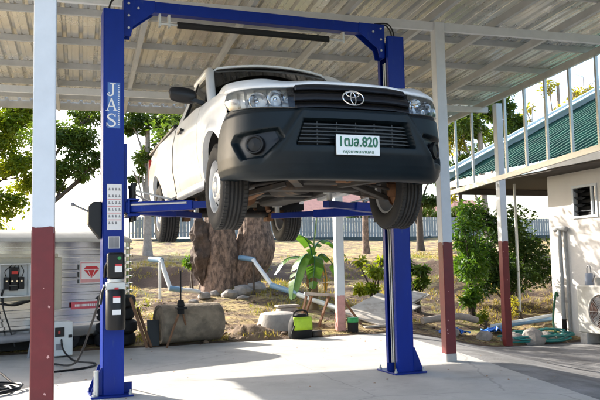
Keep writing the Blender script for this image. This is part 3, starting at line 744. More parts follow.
# J, A, S with serifs, one under the other
oz = 2.795
ribbon(mb, P2([(.012, .048), (.012, -.025)], oz), lambda t: .016, y); ribbon(mb, P2(spl([(.012, -.02), (.008, -.04), (-.008, -.049), (-.022, -.044), (-.027, -.032)]), oz), lambda t: lerp(.016, .007, t), y-.0003); ribbon(mb, P2([(-.008, .050), (.032, .050)], oz), lambda t: .006, y-.0005); mb.lathe([(0, 0), (.007, 0)], (cx-.026, y-.0007, oz-.030), 'Y', 12)
oz = 2.655
ribbon(mb, P2([(0, .052), (-.028, -.046)], oz), lambda t: .007, y); ribbon(mb, P2([(0, .052), (.030, -.046)], oz), lambda t: .015, y-.0003); ribbon(mb, P2([(-.018, -.014), (.020, -.014)], oz), lambda t: .006, y-.0005)
for a, b in ((-.040, -.016), (.014, .044)): ribbon(mb, P2([(a, -.048), (b, -.048)], oz), lambda t: .006, y-.0007)
oz = 2.510
ribbon(mb, P2(spl([(.027, .030), (.014, .048), (-.008, .047), (-.024, .030), (-.014, .010), (.012, -.006), (.027, -.028), (.012, -.047), (-.012, -.048), (-.030, -.028)]), oz), lambda t: .006+.011*sin(pi*t)**2, y)
ribbon(mb, P2([(.028, .050), (.028, .026)], oz), lambda t: .005, y-.0003); ribbon(mb, P2([(-.031, -.050), (-.031, -.022)], oz), lambda t: .005, y-.0003)
mb.build('decal_letters', M['sticker'], js, smooth=0, recalc=False)
mb = MB(); rr = random.Random(4)
for k in range(19):
    z = zc1-.03-k*.0205; mb.mm((lx+.039, FY-.0036, z), (lx+.039+rr.choice((.010, .012, .014)), FY-.0026, z+.009))
mb.build('decal_small_print', M['sticker'], js, smooth=0)
zl0, zl1 = 1.495, 1.915
sl = plate('safety_label', lx-.058, lx+.072, zl0, zl1, M['sticker'], posts[-1])
mb = MB(); mb2 = MB()
for k in range(6):
    zt = zl1-.015-k*.062
    if k in (2, 3, 4, 5): mb2.mm((lx-.054, FY-.0036, zt-.008), (lx+.068, FY-.0024, zt))
    for q in range(4 if k < 5 else 3):
        x = lx-.046+q*.030; mb.mm((x, FY-.0036, zt-.044), (x+.018, FY-.0024, zt-.034)); mb.mm((x+.004*rr.random(), FY-.0039, zt-.034), (x+.008+.008*rr.random(), FY-.0024, zt-.020))
mb.build('label_pictogram', M['stickgrey'], sl, smooth=0); mb2.build('label_band', M['stickpink'], sl, smooth=0)
sp = plate('rating_plate', lx-.048, lx+.055, 1.325, 1.435, M['sticker'], posts[-1]); mb = MB()
mb.mm((lx-.042, FY-.0038, 1.332), (lx+.002, FY-.0026, 1.428)); mb.mm((lx+.006, FY-.0038, 1.332), (lx+.049, FY-.0026, 1.428)); mb.build('plate_print', M['stickgrey'], sp, smooth=0)
# power unit on the left post
mb = MB(); yc = FY-.085
mb.mm((lx-.065, FY-.15, 1.05), (lx+.085, FY-.004, 1.285)); pu = mb.build('power_unit', M['black'], lift, bevel=.02)
mb = MB(); mb.cyl((lx+.01, yc, 1.02), (lx+.01, yc, 1.05), .07, n=24); mb.mm((lx-.075, yc-.05, .955), (lx+.09, yc+.05, 1.02)); mb.cyl((lx-.10, yc, .985), (lx-.06, yc, .985), .018, n=10); mb.cyl((lx+.08, yc-.02, .99), (lx+.125, yc-.02, .99), .015, n=10); mb.build('pump_block', M['galv'], pu, bevel=.004)
mb = MB(); mb.lathe([(0, .955), (.078, .955), (.086, .945), (.086, .615), (.08, .60), (0, .60)], (lx+.01, yc, 0), 'Z', 30); mb.build('oil_tank', M['black'], pu)
for a, b in (((lx-.004, yc-.095, 1.11), (lx+.055, yc-.066, 1.18)), ((lx-.02, yc-.098, .84), (lx+.04, yc-.08, .89)), ((lx-.025, yc-.098, .735), (lx+.045, yc-.08, .78))):
    mb = MB(); mb.mm(a, b); mb.build('warning_sticker', M['sticker'], pu, smooth=0)
mb = MB(); mb.mm((lx-.004, yc-.097, 1.165), (lx+.055, yc-.066, 1.182)); mb.build('warning_band', M['stickred'], pu, smooth=0)
mb = MB(); mb.mm((lx-.02, yc-.0985, .887), (lx+.04, yc-.08, .900)); mb.build('warning_band', M['stickred'], pu, smooth=0)
mb = MB(); mb.mm((lx-.005, yc-.06, .93), (lx+.03, yc-.055, .975)); mb.build('red_tag', M['stickred'], pu, smooth=0)
mb = MB(); mb.cyl((lx+.035, FY-.15, 1.235), (lx+.035, FY-.168, 1.235), .016, n=16); mb.build('push_button', M['canlid'], pu)
mb = MB(); mb.tube([(lx-.09, yc-.03, .985), (lx-.11, yc-.04, .93), (lx-.125, yc-.045, .83)], .012, 8); mb.build('lowering_lever', M['black'], pu)
mb = MB(); mb.extr([(lx-.098, 1.42), (lx-.115, 1.42), (lx-.215, 1.55), (lx-.215, 1.72), (lx-.17, 1.76), (lx-.098, 1.76)], lambda a, b, d: (a, d, b), -.05, .12); cv = mb.build('lock_cover', M['black'], posts[-1], bevel=.01)
mb = MB(); mb.tube([(lx-.20, .03, 1.67), (lx-.30, .03, 1.715), (lx-.34, .03, 1.735)], .010, 8); mb.sphere((lx-.35, .03, 1.737), .02, 8); mb.build('lock_handle', M['stickgrey'], cv)
mb = MB(); mb.cyl((lx-.15, -.15, 0.018), (lx-.15, -.15, .24), .022, n=14); mb.build('pedestal_pin', M['galv'], posts[-1])
# supply cables
mb = MB(); mb.tube(smoothpath([(-1.80, 3.18, .34), (-1.78, 3.02, .12), (-1.66, 2.6, .012), (-1.45, 2.25, .012), (-1.55, 1.9, .012), (-1.95, 1.7, .012), (-2.1, 1.78, .012)]), .012, 8)
mb.tube(smoothpath([(-1.9, 2.4, .012), (-1.72, 1.3, .15), (-1.62, .45, .62), (-1.56, -.05, 1.0), (-1.555, -.20, 1.15), (-1.53, -.225, 1.20)]), .012, 8)
tag(mb.build('power_cable', M['black'], None), 'black power cable hanging from the lift pump down to the floor', 'cable')
mb = MB(); pts = []
for k in range(90):
    a = 2*pi*k/24; rr_ = .22+.02*sin(k*.7)+.0012*k; pts.append((-2.62+rr_*cos(a)*1.2, .62+rr_*sin(a), .014+.011*(k//24)+.004*sin(k)))
pts += [(-2.30, .75, .015), (-2.34, .95, .03), (-2.5, 1.35, .10), (-2.62, 1.6, .012)]
mb.tube(smoothpath(pts, 3), .011, 7); tag(mb.build('cable_coil', M['black'], None), 'coiled black cable lying on the slab behind the left red and white column', 'cable')

# ------------------------------------------------------------------ open shed roof and its columns
BA = radians(3.6)
def Bw(x, y, z=0.): return V((2.36+x*cos(BA)+y*sin(BA), .47-x*sin(BA)+y*cos(BA), z))
def rzz(y): return 4.10-.032*y
shed = thing('shed_roof', 'large grey open shed roof of ribbed metal sheet on steel purlins', 'roof', Bw(0, 0, 4.0), -BA)
RX0, RX1, RY0, RY1 = -6.95, 2.98, -4.6, 5.38
def SL(x, y, z): return V((x, y, z-4.0))        # shed-local point
mb = MB(); prof = []; x = RX0; w = .20
while x < RX1-.01:
    prof += [(x, 0), (x+.025, 0), (x+.040, .048), (x+.072, .048), (x+.087, 0), (x+.132, 0), (x+.136, .008), (x+.149, .008), (x+.153, 0)]; x += w
prof.append((x, 0)); RX1e = x
mb.grid([[SL(px, y, rzz(y)+.085+h) for y in (RY0, -2, 0, 2, 4, RY1)] for px, h in prof]); mb.build('roof_sheet', M['sheet'], shed, 20, recalc=False)
for y in (-4.45, -3.6, -2.7, -1.75, -.75, .93, 1.98, 3.08, 4.0, 4.82):
    mb = MB(); z = rzz(y)+.048; zz = z
    mb.mm(SL(RX0+.02, y-.02, z-.045), SL(RX1e-.06, y+.02, z+.035)); mb.build('purlin', M['steelpaint'], shed)
for x in (-5.6, -4.45, -3.37, -2.26, -1.15, -.08, .80, 1.72):
    mb = MB(); mb.beam(SL(x, RY0+.05, rzz(RY0)-.05), SL(x, RY1-.08, rzz(RY1)-.05), .05, .095); mb.build('rafter', M['steelpaint'], shed)
for y in (-3.07, 0, 3.72):
    mb = MB(); mb.beam(SL(RX0+.1, y, rzz(y)-.155), SL(RX1e-.15, y, rzz(y)-.155), .05, .10); mb.build('cross_beam', M['whitepaint'], shed)
mb = MB(); mb.beam(SL(RX0, RY1+.02, rzz(RY1)+.06), SL(RX1e, RY1+.02, rzz(RY1)+.06), .02, .20); mb.build('eaves_fascia', M['galv'], shed)
# side truss along the right edge
tx = 2.79
tr = MB(); tr.beam(SL(tx, RY0+.1, rzz(RY0)-.07), SL(tx, RY1-.1, rzz(RY1)-.07), .05, .10); t1 = tr.build('truss_top_chord', M['galv'], shed)
tr = MB(); tr.beam(SL(tx, RY0+.1, 2.92), SL(tx, 5.15, 2.45), .05, .085); t2 = tr.build('truss_bottom_chord', M['galv'], shed)
for y in (5.12, 4.72, 4.10, 3.0, 2.42, 1.86, 1.27, .68, .08, -.52, -1.1, -1.7, -2.3, -2.9, -3.5, -4.1):
    zb = lerp(2.92, 2.45, (y-RY0-.1)/(5.15-RY0-.1))
    tr = MB(); tr.mm(SL(tx-.02, y-.02, zb+.03), SL(tx+.02, y+.02, rzz(y)-.12)); tr.build('truss_upright', M['galv'], shed)
def column(label, pos, h, zpaint, zbase=0., w=.125, foot=True, low='redpaint'):
    c = thing('roof_column', label, 'column', (pos.x, pos.y, zbase), -BA, 'square roof columns')
    mb = MB(); mb.mm((-w/2, -w/2, zpaint-zbase-.04), (w/2, w/2, h-zbase)); mb.build('upper_shaft', M['whitepaint'], c, bevel=.006)
    mb = MB(); a = w/2+.0008; cr = .006; per = []
    for px_, py_, qx, qy in ((-a, -a, 1, 0), (a, -a, 0, 1), (a, a, -1, 0), (-a, a, 0, -1)):
        for k in range(13): e = cr+(2*a-2*cr)*k/12; per.append((px_+qx*e, py_+qy*e))
    zt = zpaint-zbase; zl = .09 if foot else 0; n = len(per)
    mb.add([(x, y, zl) for x, y in per]+[(x, y, zt+.007*nz(x*9+pos.x, y*9, pos.y, 3)+.003*nz(x, y, pos.x, 60)) for x, y in per], [(i, (i+1) % n, n+(i+1) % n, n+i) for i in range(n)]); mb.build('lower_shaft', M[low], c, 30)
    if foot:
        mb = MB(); mb.mm((-w/2-.004, -w/2-.004, -.02), (w/2+.004, w/2+.004, .092)); mb.build('concrete_foot', M['concgrey'], c, bevel=.012)
    if w > .1 and low == 'redpaint':
        mb = MB(); rr = random.Random(int(pos.x*100))
        for k in range(4):
            x, z, r0 = rr.uniform(-w*.38, w*.38), rr.uniform(.3, zpaint-zbase-.1), rr.uniform(.003, .008)
            mb.add([(x+r0*cos(a)*(1+.25*sin(3*a+k)+.25*sin(5*a+2*k)), -w/2-.0018, z+1.2*r0*sin(a)*(1+.3*sin(2*a+k*3))) for a in [2*pi*q/14 for q in range(14)]], [tuple(range(14))])
        mb.build('chipped_paint', M['pinkpaint'], c, smooth=0)
    return c
top = lambda y: rzz(y)-.11
column('nearest white column with a red lower part, standing left of the lift', V((-2.115, -2.36, 0)), 4.09, 1.40, 0, .128)
column('white and dark red column on the slab edge, just right of the right lift post', Bw(0, 0), top(0), 1.365)
column('white and red column farthest right, in front of the dark bush', V((5.64, 3.92, 0)), 3.93, 1.47, -.35, foot=False)
column('slim white column with worn pinkish foot, behind the sawhorse', V((2.60, 4.19, 0)), 3.87, .62, .02, .135, False, 'pinkpaint')
# ------------------------------------------------------------------ silver trailer with its boxes and signs
TRA = radians(-11)      # its long side is slightly turned
trl = thing('utility_trailer', 'silver ribbed metal trailer with chalky domed roof and a beige side panel', 'trailer', (-.70, 4.10, .03), radians(17))
# local: x runs left along the long side (negative), y back
LX = -3.6; DY = 1.5
def rrect(x0, x1, y0, y1, r, n=8):
    out = []
    for cx, cy, a0 in ((x1-r, y0+r, -90), (x1-r, y1-r, 0), (x0+r, y1-r, 90), (x0+r, y0+r, 180)):
        for k in range(n+1):
            a = radians(a0+90*k/n); out.append((cx+r*cos(a), cy+r*sin(a)))
    return out
def loft(mb, rings):
    n = len(rings[0]); vs = [p for r in rings for p in r]
    fs = [(i*n+j, i*n+(j+1) % n, (i+1)*n+(j+1) % n, (i+1)*n+j) for i in range(len(rings)-1) for j in range(n)]
    fs += [tuple(range(n-1, -1, -1)), tuple(range((len(rings)-1)*n, len(rings)*n))]; mb.add(vs, fs)
mb = MB(); rings = []
zs = [.16, .20, .26]; z = .30
prof = [(.14, .10), (.17, .04), (.24, .01)]
for k in range(11):
    z = .30+k*.105; prof += [(z, 0), (z+.026, 0), (z+.032, -.034), (z+.062, -.034), (z+.068, 0)]
prof += [(1.50, 0)]
for z, o in prof: rings.append([(x, y, z) for x, y in rrect(LX+o, -o, o, DY-o, .30)])
loft(mb, rings); mb.build('ribbed_body', M['stainless'], trl, 25)
mb = MB(); rings = [[(x, y, z) for x, y in rrect(LX-o, o, -o, DY+o, .32+o)] for z, o in ((1.485, .03), (1.50, .04), (1.54, .03), (1.60, -.08), (1.65, -.24), (1.675, -.4))]
loft(mb, rings); mb.build('domed_roof', M['dome'], trl, 40)
mb = MB(); mb.mm((LX+.2, -.035, .70), (-1.24, .03, 1.28)); mb.build('side_panel', M['beige'], trl, bevel=.012)
mb = MB(); mb.mm((LX+.1, -.075, 1.28), (-1.20, .05, 1.33)); mb.build('gutter_rail', M['beige'], trl, bevel=.01)
mb = MB(); mb.mm((-1.24, -.05, .56), (-1.14, .03, 1.28)); mb.build('door_post', M['beige'], trl, bevel=.012)
mb = MB(); pr = rrect(-1.56, -1.255, .66, 1.24, .07, 6); pi_ = rrect(-1.54, -1.275, .68, 1.22, .05, 6); n = len(pr)
for d in (-.055,): mb.add([(a, d, b) for a, b in pr]+[(a, d, b) for a, b in pi_]+[(a, -.03, b) for a, b in pr], [(i, (i+1) % n, n+(i+1) % n, n+i) for i in range(n)]+[(i, (i+1) % n, 2*n+(i+1) % n, 2*n+i) for i in range(n)])
hw = mb.build('window_seal', M['black'], trl, smooth=0)
mb = MB(); mb.add([(a, -.045, b) for a, b in pi_], [tuple(range(n))]); mb.build('window_pane', M['winglass'], hw, smooth=0)
mb = MB(); mb.mm((LX+.3, .25, .02), (-.4, DY-.25, .16)); mb.build('underframe', M['blackm'], trl)
for x in (-2.9, -1.0):
    for y in (.12, DY-.12):
        mb = MB(); mb.lathe([(.08, -.07), (.15, -.075), (.17, -.05), (.17, .05), (.15, .075), (.08, .07)], (x, y, .15), 'Y', 28, True); mb.cyl((x, y-.04, .15), (x, y+.04, .15), .10, n=20); mb.build('wheel', M['rubber'], trl)
TM = trl.matrix_basis.copy() if False else (Matrix.Translation((-.70, 4.10, .03)) @ Matrix.Rotation(radians(17), 4, 'Z'))
def onside(x, y, z): return TM @ V((x, y, z))
# electrical box with its door open
eb = thing('electrical_box', 'pale grey electrical box with its door swung open, breakers and wires inside', 'electrical box', onside(-1.80, -.04, .98), radians(17))
mb = MB(); w, h = .20, .22
mb.mm((-w, -.15, -h), (w, -.14+.135, -h+.015)); mb.mm((-w, -.15, h-.015), (w, -.005, h)); mb.mm((-w, -.15, -h+.015), (-w+.012, -.005, h-.015)); mb.mm((w-.012, -.15, -h+.015), (w, -.005, h-.015)); mb.mm((-w+.012, -.017, -h+.015), (w-.012, -.005, h-.015)); mb.build('enclosure', M['boxgrey'], eb, bevel=.003)
mb = MB(); mb.beam((-w-.005, -.15, 0), (-w-.30, -.26, 0), .02, 2*h); mb.build('box_door', M['boxgrey'], eb, bevel=.004)
mb = MB(); mb.mm((-.05, -.11, -.06), (.05, -.018, .17)); mb.mm((-.12, -.10, -.12), (-.06, -.018, .04)); mb.mm((.06, -.10, -.12), (.13, -.018, .04)); mb.mm((-.05, -.10, -.14), (.05, -.018, -.08)); mb.build('circuit_breaker', M['black'], eb, bevel=.006)
mb = MB(); mb.mm((-.04, -.117, .08), (.04, -.11, .12)); mb.build('breaker_label', M['redpart'], eb)
mb = MB()
for x in (-.10, -.03, .03, .09): mb.mm((x-.012, -.112, -.02), (x+.012, -.10, .0))
mb.build('terminal', M['chrome'], eb)
mb = MB()
for x in (-.10, -.02, .05, .10): mb.tube(smoothpath([(x, -.08, .04), (x*1.2, -.10, .12), (x*.6+.03, -.07, .19)]), .006, 6)
mb.tube(smoothpath([(-.13, -.08, -.12), (-.16, -.09, -.22), (-.13, -.10, -.30), (0, -.10, -.33), (.14, -.09, -.30), (.30, -.05, -.27)]), .014, 8)
mb.tube(smoothpath([(-.13, -.09, -.21), (-.14, -.10, -.35), (-.06, -.12, -.62), (0, -.16, -.86)]), .010, 8); mb.build('wiring', M['black'], eb)
ds = thing('gem_sign', 'square pink sign with a red gem, fixed on the ribbed trailer side', 'sign', onside(-.715, -.036, 1.06), radians(17))
mb = MB(); mb.mm((-.17, -.012, -.155), (.16, 0, .155)); mb.build('sign_board', M['sticker'], ds)
mb = MB(); mb.mm((-.16, -.0145, -.145), (.15, -.011, -.095)); mb.mm((-.16, -.0145, -.095), (-.145, -.011, .145)); mb.mm((.135, -.0145, -.095), (.15, -.011, .145)); mb.mm((-.145, -.0145, .13), (.135, -.011, .145)); mb.build('sign_border', M['stickpink'], ds)
mb = MB(); G = lambda a, b, d: (a, d, b)
mb.extr([(-.075, .085), (.075, .085), (.115, .045), (-.115, .045)], G, -.015, -.011); mb.extr([(-.11, .033), (-.058, .033), (-.012, -.075)], G, -.015, -.011); mb.extr([(-.045, .033), (.045, .033), (0, -.082)], G, -.015, -.011); mb.extr([(.058, .033), (.11, .033), (.012, -.075)], G, -.015, -.011); mb.build('gem_mark', M['stickred'], ds, smooth=0)
bn = thing('strip_banner', 'long narrow pinkish red strip banner low on the silver trailer', 'banner', onside(-.66, -.036, .60), radians(17))
mb = MB(); mb.mm((-.34, -.008, -.05), (.42, 0, .05)); mb.build('banner_strip', mat('banner_red', (.55, .08, .11), .5, var=.1), bn)
mb = MB(); rr = random.Random(2); x = -.29
while x < .36: w_ = rr.uniform(.012, .024); mb.mm((x, -.0105, -.016), (x+w_, -.007, .018)); x += w_+.008
mb.build('banner_print', M['sticker'], bn, smooth=0)
wb = thing('control_cabinet', 'small white cabinet with a black screen on the floor, behind the left column', 'cabinet', (-1.80, 3.22, 0), radians(12))
mb = MB(); mb.mm((-.12, -.10, .02), (.13, .12, .46)); mb.build('cabinet_body', M['boxgrey'], wb, bevel=.012)
mb = MB(); mb.mm((-.10, -.106, .27), (.02, -.098, .39)); mb.mm((.07, -.106, .25), (.12, -.098, .29)); mb.build('cabinet_screen', M['black'], wb, bevel=.003)
mb = MB(); mb.mm((-.06, -.109, .31), (-.035, -.104, .345)); mb.build('indicator_lamp', M['redpart'], wb)
mb = MB(); mb.mm((-.09, -.1045, .10), (.0, -.098, .18)); mb.build('cabinet_label', M['stickgrey'], wb)
mb = MB(); mb.cyl((-2.95, 3.10, .25), (-2.0, 3.35, .27), .05, n=14); mb.cyl((-2.75, 3.1, .0), (-2.72, 3.14, .25), .015, n=8); mb.cyl((-2.55, 3.2, .0), (-2.62, 3.18, .26), .015, n=8); mb.cyl((-2.2, 3.3, 0), (-2.15, 3.3, .26), .02, n=8)
tag(mb.build('pipe_rack', M['stickgrey'], None), 'grey pipe resting on thin rods in front of the trailer', 'pipe')

# tyre stack, tripod, drum and bits near the slab edge
for k in range(4):
    q = MB(); q.lathe([(.15, -.085), (.25, -.09), (.29, -.06), (.30, 0), (.29, .06), (.25, .09), (.15, .085)], (0, 0, 0), 'Z', 32, True); q = q.build('old_tyre', M['rubber'], None); q.location = (-1.02+.02*sin(k*2.), 4.05+.02*cos(k*3.), .12+.18*k)
    tag(q, ('lowest', 'second lowest', 'third lowest', 'topmost')[k]+' old tyre in the dark stack behind the left lift post', 'tyre', 'stacked old tyres')
mb = MB(); mb.beam((-.62, 3.62, .01), (-.84, 3.75, .72), .035, .035); mb.beam((-.56, 3.66, .01), (-.70, 4.05, .55), .03, .03); tag(mb.build('rusty_prop', M['rusty'], None), 'rusty angle iron prop leaning beside the tyres', 'metal bar')
mb = MB(); mb.box((-.50, 3.86, .19), (.17, .03, .38), Matrix.Rotation(radians(-8), 3, 'X')); tag(mb.build('black_plate', M['black'], None, bevel=.005), 'black flat plate standing upright left of the concrete pipe', 'plate')
dr = thing('concrete_pipe', 'old mossy concrete pipe section lying on its side at the slab edge', 'concrete pipe', (.05, 3.98, .02), radians(10))
mb = MB(); R_ = .285; prof = [(R_-.04, -.46), (R_-.005, -.47), (R_, -.45)]+[(R_+.004*sin(k*1.7), -.45+k*.09) for k in range(1, 10)]+[(R_, .45), (R_-.01, .47), (R_-.05, .46)]
mb.lathe(prof, (0, 0, R_), 'X', 40); mb.lathe([(0, -.44), (R_-.04, -.455)], (0, 0, R_), 'X', 40); mb.lathe([(R_-.05, .455), (0, .42)], (0, 0, R_), 'X', 40); mb.build('pipe_shell', M['drum'], dr, 40)
tp_ = thing('jack_stand', 'thin rusty stand with an upright rod, in front of the concrete pipe', 'stand', (-.18, 3.58, 0))
mb = MB(); mb.cyl((.02, .04, .50), (-.18, -.03, 0), .016, n=8); mb.cyl((.04, .10, .50), (.02, .33, .50), .014, n=8); mb.cyl((.06, .03, .50), (.12, .10, .30), .014, n=8); mb.build('stand_leg', M['rusty'], tp_)
mb = MB(); mb.cyl((.04, .04, .46), (.04, .04, .58), .05, n=12); mb.mm((-.03, -.04, .53), (.12, .12, .56)); mb.cyl((.04, .04, .58), (.04, .04, .66), .06, .04, n=12); mb.build('stand_head', M['blackm'], tp_, bevel=.004)
mb = MB(); mb.cyl((.04, .04, .62), (.04, .04, 1.08), .010, n=8); mb.build('stand_rod', M['blackm'], tp_)

def ground_z(x, y): return terr(x, y)
def pvc(name, label, pts, sock, m='pvcwhite'):
    t = thing(name, label, 'pipe', pts[0]); o = V(pts[0]); mb = MB(); mb.tube([V(p)-o for p in pts], .045, 10); mb.build('pipe_run', M[m], t)
    for i, a in enumerate(sock):
        mb = MB(); a0, a1 = V(a[0])-o, V(a[1])-o; mb.cyl(a0, a1, .056, n=12); mb.build('pipe_socket', M['pvcblue'], t)
    return t
pvc('drain_pipe', 'white drain pipe with blue elbow bending down the bank, left of the big trunk', [(.15, 8.05, 1.30), (.26, 7.75, 1.27), (.40, 7.45, .70), (.80, 7.42, .66), (1.0, 7.6, .62)], [((.10, 8.1, 1.30), (.28, 7.74, 1.27)), ((.38, 7.46, .72), (.62, 7.43, .68))])
mb = MB(); mb.cyl((.22, 7.62, .45), (.22, 7.62, 1.24), .025, n=10); tag(mb.build('pipe_support', M['pvcwhite'], None), 'thin white upright stick holding up the left drain pipe', 'post')
pvc('drain_pipe', 'long white and blue drain pipe running down the bank, right of the big trunk', [(2.0, 7.9, 1.30), (2.13, 7.6, 1.26), (2.33, 6.95, .72), (2.50, 6.75, .66), (2.80, 6.1, .48), (3.15, 5.45, .30)], [((1.96, 7.98, 1.30), (2.15, 7.58, 1.25)), ((2.32, 6.97, .73), (2.66, 6.4, .57))])
mb = MB(); mb.cyl((2.12, 7.52, .45), (2.12, 7.52, 1.2), .02, n=8); tag(mb.build('pipe_support', M['barkdark'], None), 'thin dark stick under the upper end of the right drain pipe', 'post')
# basin, bag, sawhorse, bucket, boards
bs = MB(); bs.lathe([(.0, .27), (.22, .27), (.29, .24), (.335, .10), (.36, -.02), (.34, -.02), (.31, .09)], (1.66, 4.62, .09), 'Z', 30); tag(bs.build('cement_basin', M['concgrey'], None), 'grey cement basin turned upside down on the dirt', 'basin')
mb = MB(); mb.mm((-.20, -.12, 0), (.20, .12, .05)); q = mb.build('stone_slab', M['stone'], None, bevel=.02); q.location = (1.98, 5.05, .40); tag(q, 'flat brown stone on top beside the upturned basin', 'stone')
mb = MB(); mb.mm((1.80, 4.9, .05), (2.15, 5.2, .40)); tag(mb.build('stone_block', M['stone'], None, bevel=.05), 'rough stone block behind the lime green bag', 'stone')
bg = thing('tool_bag', 'lime green and black tool bag standing on the slab edge', 'bag', (1.76, 3.82, .0), radians(10))
mb = MB(); P = []
for i, (z, sx, sy) in enumerate(((0, .16, .10), (.02, .18, .12), (.12, .19, .125), (.24, .175, .115), (.33, .14, .09), (.37, .08, .05), (.375, .01, .01))):
    P.append([(sx*(abs(cos(a))**.6)*(1 if cos(a) > 0 else -1), sy*(abs(sin(a))**.6)*(1 if sin(a) > 0 else -1), z) for a in [2*pi*k/32 for k in range(33)]])
mb.grid(P); mb.build('bag_body', M['blackm'], bg, 60)
mb = MB()
mb.grid([[( -.165+.325*u, -.135+.03*(2*u-1)**2+.06*max(0, v-.4)**1.5, .13+.20*v) for v in (0, .25, .5, .75, 1)] for u in [k/8 for k in range(9)]]); mb.build('bag_flap', M['lime'], bg, 60, solid=.01)
mb = MB(); mb.tube(smoothpath([(-.13, -.02, .30), (-.11, -.02, .40), (0, -.02, .43), (.11, -.02, .40), (.13, -.02, .30)]), .014, 8); mb.tube(smoothpath([(-.16, -.10, .20), (-.22, -.12, .08), (-.20, -.10, .012)]), .012, 7); mb.build('bag_strap', M['blackm'], bg)
mb = MB(); mb.mm((.20, -.06, 0), (.38, .10, .10)); mb.build('side_pouch', M['under'], bg, bevel=.03)
sh = thing('sawhorse', 'brown metal A-frame sawhorse with a pale top rail', 'sawhorse', (2.55, 4.75, .08))
mb = MB(); mb.beam((-.36, .02, .56), (.34, .02, .50), .06, .05); mb.build('top_rail', M['wood'], sh, bevel=.006)
for x0, x1, y1 in ((-.32, -.56, -.22), (-.22, -.34, .28), (.10, -.22, -.22), (.30, .62, -.20), (.24, .44, .28)):
    mb = MB(); mb.beam((x0, .02, .52), (x1, y1, -.03), .035, .035); mb.build('leg', M['rusty'], sh)
bk = thing('paint_can', 'black can with a bright green lid beside the slim white column', 'can', (2.76, 4.05, .0))
mb = MB(); mb.cyl((0, 0, .01), (0, 0, .19), .085, .09, n=24); mb.build('can_body', M['blackm'], bk)
mb = MB(); mb.lathe([(0, .26), (.085, .26), (.093, .25), (.093, .185), (.088, .18)], (0, 0, 0), 'Z', 24); mb.build('can_lid', M['canlid'], bk)
def board(label, c, d, rx, ry, rz_):
    mb = MB(); mb.box((0, 0, 0), d); o = mb.build('timber_board', M['wood'], None, bevel=.004); o.location = c; o.rotation_euler = (radians(rx), radians(ry), radians(rz_)); return tag(o, label, 'board', 'discarded boards')
board('widest pale board lying on the dirt pile behind the right lift post', (3.75, 5.0, .30), (1.10, .95, .025), 14, -16, 24)
board('grey board lying under the widest board, its right end sticking out', (4.30, 5.35, .40), (1.25, .5, .022), 8, -14, 30)
board('narrow dark board on top of the board pile, right of the lift post', (4.75, 5.6, .46), (.9, .34, .02), 12, -8, 40)
mb = MB(); mb.beam((3.1, 4.35, .06), (3.9, 4.30, .10), .09, .03); tag(mb.build('plank', M['wood'], None), 'short plank lying on the ground in front of the boards', 'plank')
mb = MB(); mb.tube(smoothpath([(4.3, 4.5, .10), (4.8, 4.55, .14), (5.2, 4.65, .13), (5.5, 4.6, .05)]), [.06]*18+[.05], 10); tag(mb.build('log', M['barkpale'], None), 'pale cut log lying at the foot of the bank between the columns', 'log')
# rocks and rubble
def rock(mb, c, r, seed):
    rr = random.Random(seed); n = 8; k = 12; vs = []; sx, sy, sz = rr.uniform(.8, 1.5), rr.uniform(.8, 1.3), rr.uniform(.5, .9)
    for i in range(n+1):
        for j in range(k):
            a, b = pi*i/n, 2*pi*j/k; d = V((sin(a)*cos(b), sin(a)*sin(b), -cos(a))); q = 1+.35*MN.noise(d*1.3+V((seed*3.1, 0, 0)))+.12*MN.noise(d*3.5+V((seed, 9, 0)))
            vs.append(V(c)+V((d.x*sx, d.y*sy, d.z*sz))*r*q)
    mb.add(vs, [(i*k+j, i*k+(j+1) % k, (i+1)*k+(j+1) % k, (i+1)*k+j) for i in range(n) for j in range(k)])
rr = random.Random(11)
spots = [(1.1, 7.6, .14), (1.35, 7.75, .11), (1.6, 7.5, .13), (1.95, 7.7, .18), (2.25, 7.8, .20), (.75, 7.0, .10), (1.8, 7.2, .10), (5.9, 4.15, .17), (6.25, 4.0, .20), (6.6, 4.1, .15), (5.5, 4.4, .14), (4.9, 4.6, .16), (6.95, 4.1, .12)]
lab = ['grey rock just left of the big trunk foot', 'small grey rock against the big trunk', 'rough rock below the big trunk', 'broad grey rock right of the big trunk', 'largest rock at the right root of the big trunk', 'pebbly rock below the left drain pipe', 'low rock in front of the big trunk', 'round rock left of the turquoise hose', 'largest rock in the turquoise hose coil', 'rock at the right end of the hose coil', 'brown rock near the blue tarpaulin scraps', 'rock by the cut log', 'small rock at the foot of the wall pipe']
for k, (x, y, r) in enumerate(spots):
    mb = MB(); rock(mb, (x, y, terr(x, y)+r*.3 if y > 4.3 else ramp(x, y)+r*.35), r, k+3); tag(mb.build('rock', M['stone'], None, 40), lab[k], 'rock', 'rocks along the bank')
mb = MB()
for k in range(170):
    t = rr.random(); x = rr.gauss(1.05, .38) if k < 90 else rr.uniform(-2, 7); y = rr.gauss(4.15, .12) if k < 90 else rr.uniform(3.95, 7.5)
    r = rr.uniform(.015, .05) if k < 120 else rr.uniform(.015, .035)
    z = terr(x, y) if y > 3.9 else 0
    rock(mb, (x, y, z+r*.3+(.06*math.exp(-((x-1.05)/.4)**2-((y-4.2)/.15)**2))), r, 100+k)
tag(mb.build('rubble', M['earth'], None, 40), 'brown rubble and clods scattered along the slab edge', 'rubble', kind='stuff')
# dirt heap by the basin
mb = MB(); mb.grid([[(lerp(.55, 1.6, i/24), lerp(3.86, 4.6, j/14), terr(lerp(.55, 1.6, i/24), lerp(3.9, 4.6, j/14))-.02+.17*sin(pi*i/24)*sin(pi*j/14)*(1+.5*nz(i, j, 0, .6))) for j in range(15)] for i in range(25)])
tag(mb.build('dirt_heap', M['earth'], None, 60), 'low heap of brown dirt between the concrete pipe and the basin', 'dirt heap')
